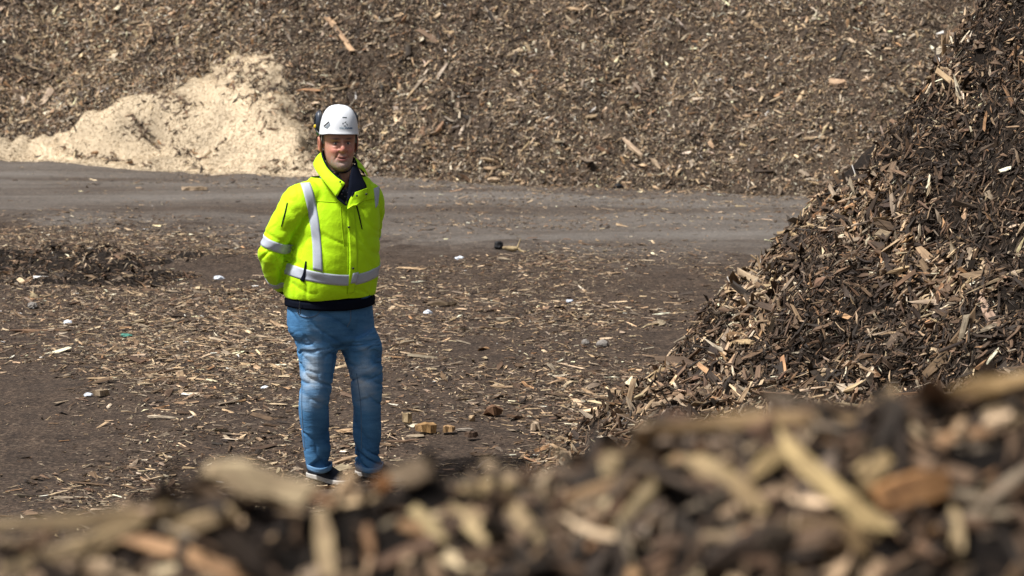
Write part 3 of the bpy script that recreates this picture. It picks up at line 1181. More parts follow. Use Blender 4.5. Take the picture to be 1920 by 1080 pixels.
def patch(name, left, right, bvh, off, thick, mat, parent, n=24, m=6, ydef=-0.15):
    """cloth piece laid on a garment: its two long edges given as places in the photograph, cast onto the garment, with real thickness"""
    def dense(pl):
        pl = np.asarray(pl, float)
        d = np.concatenate([[0], np.cumsum(np.linalg.norm(np.diff(pl, axis=0), axis=1))])
        q = np.linspace(0, d[-1], n)
        return cr(np.column_stack([d, pl]), q) if len(pl) > 2 else np.stack([np.interp(q, d, pl[:, 0]), np.interp(q, d, pl[:, 1])], -1)
    a, b = dense(left), dense(right)
    g = np.zeros((n, m, 3))
    ok = np.zeros((n, m), bool)
    for i in range(n):
        for j in range(m):
            f = j / (m - 1)
            x, y = a[i] * (1 - f) + b[i] * f
            d = ray(x, y)
            d = d / np.linalg.norm(d)
            h = bvh.ray_cast(Vector(CAMP), Vector(d))
            if h[0] is not None:
                g[i, j] = np.array(h[0])
                ok[i, j] = True
            else:
                g[i, j] = Q(x, y, ydef)
    rows = np.argwhere(ok.sum(1) >= m - 1).ravel()
    if len(rows) > 2:
        g, ok, a, b = g[rows[0]:rows[-1] + 1], ok[rows[0]:rows[-1] + 1], a[rows[0]:rows[-1] + 1], b[rows[0]:rows[-1] + 1]
    if ok.any() and not ok.all():
        good = np.argwhere(ok)
        for i, j in np.argwhere(~ok):
            r_ = good[np.argmin(np.abs(good - [i, j]).sum(1))]
            hit = g[r_[0], r_[1]]
            x, y = a[i] * (1 - j / (m - 1)) + b[i] * (j / (m - 1))
            g[i, j] = Q(x, y, hit[1])
    # small smoothing so that the cloth bridges tiny dents
    s = g.copy()
    s[1:-1] = (g[:-2] + 2 * g[1:-1] + g[2:]) / 4
    nr_ = grid_normals(s, CAMP - s)
    v, f = sheet(s + nr_ * off, thick + off, nr_)
    o = link(name, mesh_np(name, v, f, smooth=True), parent, mat)
    return o


# --- materials of the man
def mat_cloth(name, col, rough=0.75, weave=900, fold=0.25, sheen=0.2, vary=0.10, spec=0.25, wrinkle=0.0):
    m = NT(name)
    o = m.obj
    n1 = m.noise(o, 14, 5, 0.6)
    n2 = m.noise(o, weave, 2)
    lo, hi = tuple(c * (1 - vary) for c in col), tuple(min(1, c * (1 + vary)) for c in col)
    m.color(m.ramp(n1, [(0.3, lo), (0.7, hi)]))
    m.set(Roughness=rough, Specular_IOR_Level=spec, Sheen_Weight=sheen)
    h = m.math('ADD', m.math('MULTIPLY', n1, 1.0), m.math('MULTIPLY', n2, 0.06))
    if wrinkle:
        w = m.n('ShaderNodeTexNoise', noise_type='RIDGED_MULTIFRACTAL', i_Scale=1.0, i_Detail=3.0, i_Distortion=0.6)
        m.l(m.mapping(o, (7, 7, 13)), w.inputs['Vector'])
        h = m.math('ADD', h, m.math('MULTIPLY', w.outputs['Fac'], wrinkle))
    m.bump(h, fold, 0.012)
    return m.mat


def mat_denim():
    m = NT('washed_denim')
    o = m.obj
    fade = m.attr('col').outputs['Fac']
    n1 = m.noise(o, 9, 5, 0.6)
    n2 = m.noise(m.mapping(o, (420, 420, 160)), 1.0, 2)
    n3 = m.noise(m.mapping(o, (9, 9, 42)), 1.0, 4, 0.6)
    f = m.math('ADD', fade, m.math('MULTIPLY_ADD', n3, 0.5, -0.25), clamp=True)
    c = m.ramp(f, [(0.0, (0.028, 0.105, 0.235)), (0.32, (0.075, 0.21, 0.40)), (0.65, (0.21, 0.33, 0.48)), (1.0, (0.42, 0.49, 0.56))])
    c = m.mix(1.0, c, m.mix(m.maprange(n2, 0.3, 0.7), (0.84, 0.86, 0.88), (1.12, 1.1, 1.08)), 'MULTIPLY')
    c = m.mix(1.0, c, m.mix(m.maprange(n1, 0.3, 0.7), (0.86, 0.88, 0.9), (1.1, 1.08, 1.06)), 'MULTIPLY')
    m.color(c)
    m.set(Roughness=0.85, Specular_IOR_Level=0.2)
    m.bump(m.math('ADD', n3, m.math('MULTIPLY', n2, 0.1)), 0.35, 0.012)
    return m.mat


def mat_skin():
    m = NT('skin')
    c = m.attr('col').outputs['Color']
    n = m.noise(m.obj, 160, 4, 0.6)
    m.color(m.mix(1.0, c, m.mix(m.maprange(n, 0.3, 0.7), (0.88, 0.86, 0.85), (1.08, 1.08, 1.08)), 'MULTIPLY'))
    m.set(Roughness=0.5, Specular_IOR_Level=0.4, Subsurface_Weight=0.12, Subsurface_Scale=0.01)
    m.bump(n, 0.15, 0.002)
    return m.mat


def mat_shirt():
    m = NT('floral_shirt')
    o = m.obj
    v = m.n('ShaderNodeTexVoronoi', i_Scale=75.0)
    m.l(o, v.inputs['Vector'])
    f = m.maprange(v.outputs['Distance'], 0.22, 0.36, 1.0, 0.0)
    sel = m.noise(o, 45, 2)
    fl = m.ramp(sel, [(0.40, (0.35, 0.36, 0.46)), (0.5, (0.42, 0.2, 0.17)), (0.60, (0.25, 0.28, 0.42))])
    m.color(m.mix(f, (0.012, 0.015, 0.032), fl))
    m.set(Roughness=0.8)
    return m.mat


M_HIVIS = mat_cloth('hi_vis_yellow', (0.50, 0.84, 0.006), 0.7, 900, 0.55, 0.05, 0.05, 0.2, 0.35)
M_NAVY = mat_cloth('navy_cloth', (0.005, 0.0065, 0.013), 0.9, 700, 0.2, 0.0, 0.1, 0.05)
M_TAPE = mat_cloth('reflective_tape', (0.44, 0.47, 0.53), 0.42, 1200, 0.15, 0.0, 0.06)
M_DENIM = mat_denim()
M_SKIN = mat_skin()
M_SHIRT = mat_shirt()
M_SHELL = plain('white_shell', (0.80, 0.82, 0.85), 0.28, 0.5, 0.02, 30)
M_BLACK = plain('black_plastic', (0.012, 0.013, 0.015), 0.45, 0.4, 0.2, 60)
M_CUP = plain('dark_blue_plastic', (0.03, 0.038, 0.055), 0.4, 0.5, 0.2, 60)
M_YELLOW = plain('yellow_plastic', (0.75, 0.50, 0.01), 0.4, 0.5, 0.1, 60)
M_GREYP = plain('grey_mesh', (0.22, 0.25, 0.28), 0.5, 0.4, 0.5, 420)
M_PAD = plain('grey_hair', (0.30, 0.28, 0.24), 0.8, 0.2, 0.4, 300, bump=0.5)
M_GREEN = plain('green_clip', (0.05, 0.16, 0.03), 0.4, 0.5, 0.2, 60)
M_INK = plain('blue_print', (0.015, 0.09, 0.20), 0.5, 0.3, 0.05, 60)
M_INK2 = plain('pale_blue_print', (0.16, 0.28, 0.36), 0.5, 0.3, 0.05, 60)
M_INK3 = plain('grey_print', (0.10, 0.12, 0.13), 0.5, 0.3, 0.05, 60)
M_SHOE = plain('navy_canvas', (0.010, 0.013, 0.022), 0.75, 0.25, 0.3, 300, bump=0.4)
M_SOLE = plain('pale_rubber', (0.42, 0.40, 0.37), 0.7, 0.3, 0.15, 60)
M_EYE = NT('eye')
M_EYE.l(M_EYE.attr('col').outputs['Color'], M_EYE.b.inputs['Base Color'])
M_EYE.set(Roughness=0.15)
M_EYE = M_EYE.mat
M_STITCH = plain('pale_thread', (0.10, 0.175, 0.28), 0.8, 0.2, 0.1, 60)
M_SEAM = plain('yellow_seam', (0.36, 0.58, 0.003), 0.8, 0.2, 0.1, 60)

man = empty('person', tuple(MAN))
tag(man, 'man in hi-vis yellow jacket, blue jeans and white helmet, hands behind his back', 'person')

# --- jacket: torso and two sleeves in one skin
TORSO = [  # z, x, y, half width, front, back
    (0.965, -0.052, 0.00, 0.236, 0.192, 0.152),
    (1.00, -0.052, 0.00, 0.240, 0.205, 0.158),
    (1.07, -0.048, 0.00, 0.242, 0.218, 0.165),
    (1.17, -0.038, 0.00, 0.238, 0.215, 0.170),
    (1.27, -0.028, 0.00, 0.233, 0.195, 0.172),
    (1.36, -0.018, 0.005, 0.228, 0.170, 0.165),
    (1.44, -0.010, 0.01, 0.218, 0.145, 0.150),
    (1.50, -0.005, 0.015, 0.198, 0.122, 0.130),
    (1.545, 0.000, 0.02, 0.160, 0.105, 0.112),
    (1.575, 0.002, 0.02, 0.115, 0.090, 0.095),
    (1.59, 0.003, 0.02, 0.080, 0.070, 0.075)]


def torso_rings(zs, grow=0.0):
    kk = cr(TORSO, zs)
    return np.array([body_ring(z, r[0], r[1], r[2] + grow, r[3] + grow, r[4] + grow, PSI) for z, r in zip(zs, kk)])


def LF(x, f, z, ox=0.0):
    """his own frame: x to his left, f forward"""
    return np.array([ox + x * math.cos(PSI) + f * math.sin(PSI), x * math.sin(PSI) - f * math.cos(PSI), z])


arm_r = [LF(-0.13, 0.00, 1.475), LF(-0.205, 0.00, 1.445), LF(-0.262, -0.015, 1.36), LF(-0.312, -0.05, 1.26), LF(-0.328, -0.072, 1.180), LF(-0.292, -0.120, 1.095),
         LF(-0.205, -0.205, 1.020), LF(-0.10, -0.255, 0.985)]
rad_r = [0.085, 0.096, 0.088, 0.080, 0.078, 0.072, 0.064, 0.055]
arm_l = [LF(0.10, 0.00, 1.475), LF(0.150, -0.015, 1.440), LF(0.182, -0.045, 1.35), LF(0.200, -0.095, 1.25), LF(0.205, -0.140, 1.17), LF(0.18, -0.195, 1.10),
         LF(0.12, -0.245, 1.05), LF(0.04, -0.27, 1.02)]
tor = torso_rings(np.concatenate([np.linspace(0.965, 1.59, 60)]))
jm, jv, jn = union([tor, tube(arm_r, rad_r, ref=(0, 1, 0)), tube(arm_l, rad_r, ref=(0, 1, 0))], 0.0060, 3, 0.5)


def ridge(n_):
    return 1 - np.abs(n_) * 2


def crease(n_, w=0.35):
    """sharp-bottomed valleys between soft swells"""
    return np.clip(np.abs(n_) / w, 0, 1) ** 0.7 - 1


def jacket_folds(v):
    x, y, z = v.T
    d = 0.0065 * noise3(x * 5, y * 5, z * 8, 201) + 0.0045 * noise3(x * 11, y * 11, z * 15, 202) + 0.005 * crease(noise3(x * 6 + z * 3, y * 6, z * 9 + x * 4, 208), 0.22)
    # drapes over the belly and above the band, diagonal pulls from the armpits
    d = d + 0.012 * crease(noise3(x * 2.6, y * 2.6, z * 13 + x * 4, 203)) * np.exp(-((z - 1.16) / 0.09) ** 2)
    d = d + 0.0075 * crease(noise3(x * 7 + z * 4, y * 3, z * 6 - x * 7, 204)) * np.exp(-((z - 1.30) / 0.12) ** 2)
    d = d + 0.0060 * crease(noise3(x * 10, y * 8, z * 5, 207)) * np.exp(-((z - 1.01) / 0.05) ** 2)
    for s_, arm in ((-1, arm_r), (1, arm_l)):
        e_ = arm[4]
        w = np.exp(-(((x - e_[0]) / 0.11) ** 2 + ((y - e_[1]) / 0.14) ** 2 + ((z - e_[2]) / 0.13) ** 2))
        d = d + 0.013 * w * crease(noise3(x * 4, y * 4, z * 17 + s_ * x * 12, 205))
        s0 = arm[2]
        w = np.exp(-(((x - s0[0]) / 0.09) ** 2 + ((z - s0[2]) / 0.12) ** 2))
        d = d + 0.009 * w * crease(noise3(x * 12 + z * 8, y * 5, z * 6 - x * 5, 206))
    return d


def arm_field(v, arm, rad):
    path = np.asarray(arm)
    dd = np.concatenate([[0], np.cumsum(np.linalg.norm(np.diff(path, axis=0), axis=1))])
    pv = cr(np.column_stack([dd, path, rad]), np.linspace(0, dd[-1], 70))
    best = np.full(len(v), 9.0)
    for q in pv: best = np.minimum(best, np.linalg.norm(v - q[:3], axis=1) - q[3])
    return best


def torso_field(v):
    r_ = cr(TORSO, np.clip(v[:, 2], 0.965, 1.59))
    dx, dy = v[:, 0] - r_[:, 0], v[:, 1] - r_[:, 1]
    u_, w_ = dx * math.cos(PSI) + dy * math.sin(PSI), dx * math.sin(PSI) - dy * math.cos(PSI)
    b_ = np.where(w_ > 0, r_[:, 3], r_[:, 4])
    k_ = ((np.abs(u_) / r_[:, 2]) ** 2.3 + (np.abs(w_) / b_) ** 2.3) ** (1 / 2.3)
    return (k_ - 1) * np.minimum(r_[:, 2], b_)


tf = torso_field(jv)
pinch = 0
for arm in (arm_r, arm_l):
    af = arm_field(jv, arm, rad_r)
    pinch = pinch + np.exp(-(tf / 0.014) ** 2 - (af / 0.014) ** 2) * sstep(1.43, 1.36, jv[:, 2])
jv = jv + jn * (jacket_folds(jv) - 0.016 * np.clip(pinch, 0, 1))[:, None]
put(jm, jv)
J_BVH = bvh_of(jm)
# open the front at the neck
V_OPEN = [(646, 384), (634, 364), (646, 343), (612, 309), (606, 296), (615, 270), (668, 270), (670, 312), (662, 350), (655, 368)]


def inside(poly, x, y):
    r_ = np.zeros_like(x, bool)
    j = len(poly) - 1
    for i in range(len(poly)):
        xi, yi = poly[i]
        xj, yj = poly[j]
        c = ((yi > y) != (yj > y)) & (x < (xj - xi) * (y - yi) / (yj - yi + 1e-12) + xi)
        r_ ^= c
        j = i
    return r_


jf = np.array(faces_of(jm))
cen = jv[jf].mean(1)
a, b, _ = project(cen + MAN)
front = cen[:, 1] < 0.03
cut = inside(V_OPEN, a, b) & front & (cen[:, 2] > 1.30)
cut |= (cen[:, 2] > 1.56)
cut |= (cen[:, 2] < 0.98) & (np.abs(jn[jf].mean(1)[:, 2]) > 0.9)
jm2 = mesh_np('jacket', jv, jf[~cut], smooth=True)
bpy.data.meshes.remove(jm)
jacket = link('jacket', jm2, man, M_HIVIS)

# reflective bands
def axis_at(z):
    r_ = cr(TORSO, np.atleast_1d(z))
    return r_[:, 0], r_[:, 1], r_


def ring_band(name, zfun, half, mat, n=140, m=7, off=0.0022, th0=0.0, th1=2 * np.pi, taper=None):
    th = np.linspace(th0, th1, n)
    g = np.zeros((n, m, 3))
    dirs = np.zeros((n, m, 3))
    for i, t_ in enumerate(th):
        du = np.array([math.cos(t_) * math.cos(PSI) + math.sin(t_) * math.sin(PSI), math.cos(t_) * math.sin(PSI) - math.sin(t_) * math.cos(PSI), 0])
        for j in range(m):
            z = zfun(t_) + half * (1 - 2 * j / (m - 1))
            x_, y_, r_ = axis_at(z)
            c = np.array([x_[0], y_[0], z])
            b_ = r_[0, 3] if math.sin(t_) > 0 else r_[0, 4]
            exp_ = 1 / ((abs(math.cos(t_)) / r_[0, 2]) ** 2.3 + (abs(math.sin(t_)) / b_) ** 2.3) ** (1 / 2.3)
            h = J_BVH.ray_cast(Vector(c), Vector(du), exp_ + 0.03)
            d = (Vector(h[0]) - Vector(c)).length if h[0] is not None else exp_
            g[i, j] = c + du * max(d, exp_ - 0.02)
            dirs[i, j] = du
    s = g.copy()
    s[1:-1] = (g[:-2] + 2 * g[1:-1] + g[2:]) / 4
    v, f = sheet(s + dirs * off, off + 0.004, dirs)
    return link(name, mesh_np(name, v, f, smooth=True), jacket, mat)


ring_band('reflective_band', lambda t_: 1.066 + 0.042 * math.cos(t_) ** 2 - 0.004 * math.cos(t_), 0.027, M_TAPE)


def arm_band(arm, i0, f0, half, off=0.003):
    path = np.asarray(arm)
    d = np.concatenate([[0], np.cumsum(np.linalg.norm(np.diff(path, axis=0), axis=1))])
    c0 = d[i0] + f0 * (d[i0 + 1] - d[i0])
    n, m = 48, 6
    q = np.linspace(c0 - half, c0 + half, m)
    pv = cr(np.column_stack([d, path, rad_r]), q)
    tg = cr(np.column_stack([d, path]), q + 0.005) - cr(np.column_stack([d, path]), q - 0.005)
    tm = tg.mean(0) / np.linalg.norm(tg.mean(0))
    e = np.array([0, 1.0, 0])
    e -= tm * (e @ tm)
    e /= np.linalg.norm(e)
    g_ = np.cross(tm, e)
    pts, dirs = np.zeros((n, m, 3)), np.zeros((n, m, 3))
    for i, t_ in enumerate(np.linspace(0, 2 * np.pi, n)):
        du = math.cos(t_) * e + math.sin(t_) * g_
        for j in range(m):
            c = pv[j, :3]
            h = J_BVH.ray_cast(Vector(c), Vector(du), pv[j, 3] * 1.35)
            dd = (Vector(h[0]) - Vector(c)).length if h[0] is not None else pv[j, 3] * 1.02
            pts[i, j] = c + du * max(dd, pv[j, 3] * 0.85)
            dirs[i, j] = du
    v, f = sheet(pts + dirs * off, off + 0.005, dirs)
    return link('reflective_band', mesh_np('reflective_band', v, f, smooth=True), jacket, M_TAPE)


for arm in (arm_r, arm_l):
    arm_band(arm, 3, 0.28, 0.024)
    arm_band(arm, 5, 0.35, 0.022)
patch('reflective_band', [(546, 328), (560, 338), (570, 365), (580, 410), (586, 460), (587, 505)], [(568, 321), (582, 345), (592, 380), (599, 425), (603, 470), (605, 510)], J_BVH, 0.0030, 0.003, M_TAPE, jacket, 40, 6)
patch('reflective_band', [(689, 316), (697, 335), (701, 358), (704, 390)], [(697, 315), (708, 333), (711, 356), (708, 384)], J_BVH, 0.0030, 0.003, M_TAPE, jacket, 26, 5)
patch('band_tab', [(661, 512), (657, 531)], [(672, 510), (668, 530)], J_BVH, 0.0055, 0.003, M_TAPE, jacket, 6, 4)

# navy hem
ring_band('hem_band', lambda t_: 0.944 + 0.014 * math.cos(t_) ** 2, 0.034, M_NAVY, off=-0.006)
# front placket, seams, pocket zips, snaps
patch('placket', [(650, 385), (653, 440), (655, 490), (652, 552)], [(663, 380), (668, 440), (670, 490), (664, 548)], J_BVH, 0.004, 0.003, M_HIVIS, jacket, 40, 6)
patch('seam', [(650, 388), (651, 440), (652, 490), (650, 550)], [(651.6, 388), (653, 440), (654, 490), (651.6, 550)], J_BVH, 0.0012, 0.002, M_SEAM, jacket, 40, 2)
patch('seam', [(588, 376), (632, 379)], [(588, 377.6), (632, 380.6)], J_BVH, 0.0012, 0.002, M_SEAM, jacket, 20, 2)
patch('seam', [(672, 378), (702, 372)], [(672, 379.6), (702, 373.6)], J_BVH, 0.0012, 0.002, M_SEAM, jacket, 20, 2)
patch('seam', [(638, 388), (641, 430), (645, 462)], [(639.4, 388), (642.4, 430), (646.4, 462)], J_BVH, 0.0012, 0.002, M_SEAM, jacket, 20, 2)
patch('zip', [(665, 378), (671, 400), (678, 430)], [(667.4, 378), (673.4, 400), (679.6, 430)], J_BVH, 0.0018, 0.002, M_NAVY, jacket, 20, 3)
patch('zip', [(538, 380), (533, 400), (527, 424)], [(540.2, 381), (535.4, 401), (528.4, 425)], J_BVH, 0.0018, 0.002, M_NAVY, jacket, 20, 3)
patch('side_vent', [(573, 490), (569, 512), (563, 525)], [(575, 490), (573.5, 512), (571, 529)], J_BVH, 0.0048, 0.003, M_NAVY, jacket, 16, 4)
M_SNAP = M_BLACK


def snap(px, py, r=0.005):
    d = ray(px, py)
    h = J_BVH.ray_cast(Vector(CAMP), Vector(d / np.linalg.norm(d)))
    if h[0] is None: return
    c, nr_ = np.array(h[0]), np.array(h[1])
    if nr_ @ (CAMP - c) < 0: nr_ = -nr_
    path = [c, c + nr_ * 0.009, c + nr_ * 0.011]
    rg = tube(path, [r, r, r * 0.6], k=12, n=6, ref=(0.1, 0.2, 1))
    v, f = close_loft(rg)
    link('snap_button', mesh_np('snap_button', v, f, smooth=True), jacket, M_SNAP)


for q in ((653, 426), (661, 503), (669, 367), (687, 364)): snap(*q)

# shirt under the open front
SH = [(1.25, -0.02, 0.0, 0.19, 0.155, 0.13), (1.40, -0.012, 0.005, 0.185, 0.125, 0.12), (1.48, -0.005, 0.01, 0.165, 0.098, 0.11), (1.53, 0, 0.01, 0.12, 0.083, 0.095), (1.565, 0.002, 0.012, 0.088, 0.078, 0.088),
      (1.60, 0.003, 0.012, 0.076, 0.072, 0.080)]
zs = np.linspace(1.25, 1.585, 30)
kk = cr(SH, zs)
rg = np.array([body_ring(z, *r_, PSI) for z, r_ in zip(zs, kk)])
v = rg.reshape(-1, 3)
f = grid_faces(len(zs), 64, True)
cen = v[f].mean(1)
a, b, _ = project(cen + MAN)
skin_v = inside([(634, 318), (662, 318), (655, 338), (648, 360), (640, 340)], a, b) & (cen[:, 1] < 0)
link('shirt', mesh_np('shirt', v, f[~skin_v], smooth=True), man, M_SHIRT)

# collar: standing, yellow outside, navy inside, folded open on his left
def strip(name, lo, hi, mat, parent, thick=0.005, n=60, m=8, out=None, bulge=0.0):
    lo, hi = np.asarray(lo, float), np.asarray(hi, float)
    d = np.concatenate([[0], np.cumsum(np.linalg.norm(np.diff(lo + hi, axis=0) / 2, axis=1))])
    q = np.linspace(0, d[-1], n)
    A, B_ = cr(np.column_stack([d, lo]), q), cr(np.column_stack([d, hi]), q)
    g = A[:, None] * (1 - np.linspace(0, 1, m))[None, :, None] + B_[:, None] * np.linspace(0, 1, m)[None, :, None]
    tw = (g - np.array(out)) if out is not None else (CAMP - g)
    nr_ = grid_normals(g, tw)
    g = g + nr_ * (bulge * np.sin(np.linspace(0, np.pi, m)))[None, :, None]
    v_, f_ = sheet(g, thick, nr_)
    return link(name, mesh_np(name, v_, f_, smooth=True), parent, mat), g, nr_


c_lo = [Q(631, 370, -0.235), Q(617, 352, -0.215), Q(602, 333, -0.175), Q(590, 316, -0.11), Q(588, 305, -0.02), Q(606, 300, 0.09), Q(640, 300, 0.14), Q(668, 305, 0.12), Q(684, 316, 0.06), Q(690, 330, 0.0)]
c_hi = [Q(647, 343, -0.215), Q(630, 331, -0.195), Q(614, 315, -0.155), Q(605, 299, -0.10), Q(602, 286, -0.02), Q(612, 284, 0.08), Q(640, 285, 0.115), Q(660, 291, 0.10), Q(669, 303, 0.04), Q(671, 312, -0.02)]
NECK = np.array([0.0, 0.0, 1.56])
strip('collar', c_lo, c_hi, M_HIVIS, jacket, 0.004, out=NECK, bulge=0.006)
ins = lambda pts, k: [np.asarray(p_) + (NECK - np.asarray(p_)) * np.array([k, k, 0]) for p_ in pts]
up = lambda pts, dz: [np.asarray(p_) + np.array([0, 0, dz]) for p_ in pts]
strip('collar_lining', ins(c_lo, 0.09), up(ins(c_hi, 0.08), 0.006), M_NAVY, jacket, 0.004, out=NECK, bulge=0.004)
# navy lapel turned outwards on his left, and the inner flap on the other side
strip('lapel', [Q(663, 308, -0.10), Q(657, 330, -0.165), Q(654, 355, -0.215), Q(650, 383, -0.235)], [Q(671, 313, -0.07), Q(680, 333, -0.11), Q(687, 353, -0.15), Q(662, 361, -0.222)], M_NAVY, jacket, 0.006, bulge=0.008)
strip('lapel', [Q(646, 345, -0.205), Q(637, 356, -0.225), Q(631, 366, -0.235), Q(633, 372, -0.238), Q(648, 385, -0.238)], [Q(648, 348, -0.200), Q(641, 360, -0.212), Q(638, 368, -0.222), Q(642, 374, -0.225), Q(651, 384, -0.232)], M_NAVY, jacket, 0.005)
strip('storm_flap', [Q(664, 361, -0.215), Q(657, 373, -0.235), Q(651, 392, -0.245)], [Q(690, 352, -0.160), Q(688, 370, -0.178), Q(668, 384, -0.235)], M_HIVIS, jacket, 0.005, bulge=0.006)
for q in ((638, 341, -0.219), (669, 367, -0.226), (687, 364, -0.186)):
    c = Q(*q)
    d = CAMP - c
    d /= np.linalg.norm(d)
    v_, f_ = close_loft(tube([c, c + d * 0.010, c + d * 0.012], [0.005, 0.005, 0.003], k=12, n=6, ref=(0.1, 0.2, 1)))
    link('snap_button', mesh_np('snap_button', v_, f_, smooth=True), jacket, M_BLACK)
# dark knitted cuffs
for arm in (arm_r, arm_l):
    pth = np.asarray(arm)
    v_, f_ = close_loft(tube([pth[-2] * 0.45 + pth[-1] * 0.55, pth[-1], pth[-1] + (pth[-1] - pth[-2]) * 0.35], [0.060, 0.052, 0.042], n=14, ref=(0, 1, 0)))
    link('cuff', mesh_np('cuff', v_, f_, smooth=True), jacket, M_NAVY)
v_, f_ = close_loft(tube([Q(562, 566, -0.20), Q(561, 578, -0.205), Q(559, 586, -0.207), Q(562, 590, -0.207), Q(564, 584, -0.207), Q(562, 578, -0.206)], [0.002] * 6, k=8, n=24))
link('drawcord', mesh_np('drawcord', v_, f_, smooth=True), jacket, M_BLACK)

# --- jeans
def leg_rows(rows):
    return np.array([[*Q(x, y, d), r, r2] for x, y, d, r, r2 in rows])


LEG_A = leg_rows([(592, 615, -0.040, 0.108, 0.122), (595, 645, -0.048, 0.105, 0.118), (595, 675, -0.052, 0.092, 0.106), (594, 703, -0.055, 0.081, 0.096), (592, 730, -0.055, 0.077, 0.088), (589, 765, -0.035, 0.073, 0.082),
                  (592, 805, -0.005, 0.069, 0.076), (596, 845, 0.015, 0.066, 0.072), (598.5, 866, 0.02, 0.063, 0.072), (599, 880, 0.02, 0.060, 0.072)])
LEG_B = leg_rows([(668, 628, 0.03, 0.098, 0.120), (679, 655, 0.035, 0.099, 0.116), (687, 700, 0.04, 0.082, 0.096), (688, 730, 0.045, 0.077, 0.088), (688, 765, 0.06, 0.072, 0.082),
                  (688, 805, 0.085, 0.068, 0.076), (689, 845, 0.10, 0.067, 0.073), (691, 866, 0.105, 0.068, 0.074), (692, 880, 0.105, 0.067, 0.074)])
PEL = [(0.70, -0.012, 0.0, 0.090, 0.08, 0.10), (0.74, -0.022, 0.0, 0.190, 0.125, 0.145), (0.78, -0.038, 0.0, 0.218, 0.140, 0.155), (0.82, -0.045, 0.0, 0.222, 0.150, 0.152), (0.88, -0.050, 0.0, 0.218, 0.165, 0.145), (0.98, -0.05, 0.0, 0.212, 0.17, 0.14)]
zs = np.linspace(0.70, 0.98, 30)
pr_ = np.array([body_ring(z, *r_, PSI) for z, r_ in zip(zs, cr(PEL, zs))])
lm, lv, ln = union([pr_, tube(LEG_A[:, :3], LEG_A[:, 3], LEG_A[:, 4], ref=(1, 0.3, 0), n=60), tube(LEG_B[:, :3], LEG_B[:, 3], LEG_B[:, 4], ref=(1, 0.3, 0), n=60)], 0.0050, 3, 0.5)


def jean_folds(v):
    x, y, z = v.T
    sd = np.where(x < np.interp(z, [0, 0.66], [0.05, 0.0]), -1.0, 1.0)
    d = 0.004 * noise3(x * 9, y * 9, z * 8, 301)
    kn = np.exp(-((z - 0.50) / 0.06) ** 2)
    an = np.exp(-((z - 0.115) / 0.05) ** 2)
    th = np.exp(-((z - 0.68) / 0.09) ** 2)
    d = d + 0.017 * kn * crease(noise3(x * 3, y * 3, z * 17 - sd * x * 10, 302))
    d = d + 0.021 * an * crease(noise3(x * 5, y * 5, z * 22 + sd * x * 14, 303))
    d = d + 0.012 * th * crease(noise3(x * 6, y * 6, z * 16 - sd * np.abs(x) * 9 + 3 * noise3(x * 9, y * 9, z * 9, 309), 304), 0.25)
    d = d + 0.007 * crease(noise3(x * 4, y * 4, z * 10 + x * 7, 305), 0.25)
    return d + 0.003


lv = lv + ln * jean_folds(lv)[:, None]
put(lm, lv)
x, y, z = lv.T
cx = np.where(x < 0.0, -0.13, 0.125)
fade = 0.12 + 0.12 * sstep(0.30, 0.55, z) + 0.62 * np.exp(-(((x - cx) / 0.06) ** 2 + ((z - 0.60) / 0.13) ** 2)) * (y < 0.05) + 0.30 * np.exp(-(((x - cx) / 0.06) ** 2 + ((z - 0.45) / 0.08) ** 2)) * (y < 0.05)
wh = noise3(x * 9, y * 9, z * 34 + x * 10, 312)
fade = 0.12 + (fade - 0.12) * np.clip(0.85 + 0.35 * wh + 0.30 * noise3(x * 22, y * 22, z * 30, 313), 0.1, 1.6)
fade = fade + 0.12 * noise3(x * 8, y * 8, z * 5, 311) + 0.10 * np.clip(jean_folds(lv) / 0.006, -1, 1)
add_cols(lm, np.repeat(np.clip(fade, 0.02, 1)[:, None], 3, 1))
lm.name = 'jeans'
jeans = link('jeans', lm, man, M_DENIM)
L_BVH = bvh_of(lm)
pk_a = [(556, 572), (556, 583), (563, 593), (580, 596), (594, 592), (601, 584)]
pk_b = [(558, 572), (558, 582), (565, 591), (580, 593.4), (593, 589.6), (599, 582)]
patch('pocket_edge', pk_a, pk_b, L_BVH, 0.0025, 0.003, M_STITCH, jeans, 30, 3)
patch('fly_seam', [(656, 580), (656, 600), (650, 612)], [(658, 580), (658, 600), (651, 614)], L_BVH, 0.0015, 0.003, M_STITCH, jeans, 16, 2)
patch('side_seam', [(668, 700), (675, 750), (677, 800), (677, 842)], [(669.4, 700), (676.4, 750), (678.4, 800), (678.4, 842)], L_BVH, 0.0012, 0.002, M_STITCH, jeans, 50, 2)
patch('side_seam', [(566, 720), (565, 760), (567, 800), (571, 845)], [(567.2, 720), (566.4, 760), (568.4, 800), (572.4, 845)], L_BVH, 0.0012, 0.002, M_STITCH, jeans, 50, 2)
for arr, zz in ((LEG_A, 0.0), (LEG_B, 0.0)):
    c = arr[-1, :3]
    th = np.linspace(0, 2 * np.pi, 49)
    g = np.array([[[c[0] + math.cos(t_) * (arr[-1, 3] + q * 0.004), c[1] + math.sin(t_) * (arr[-1, 4] + q * 0.004), c[2] + 0.0 + q * 0.028 + 0.006 * math.sin(2 * t_ + 1)] for q in (0, 0.33, 0.66, 1.0)] for t_ in th])
    dr = np.stack([np.cos(th), np.sin(th), 0 * th], -1)[:, None].repeat(4, 1)
    v_, f_ = sheet(g + dr * 0.003, 0.006, dr)
    me = mesh_np('turned_hem', v_, f_, smooth=True)
    add_cols(me, np.full((len(v_), 3), 0.42))
    link('turned_hem', me, jeans, M_DENIM)

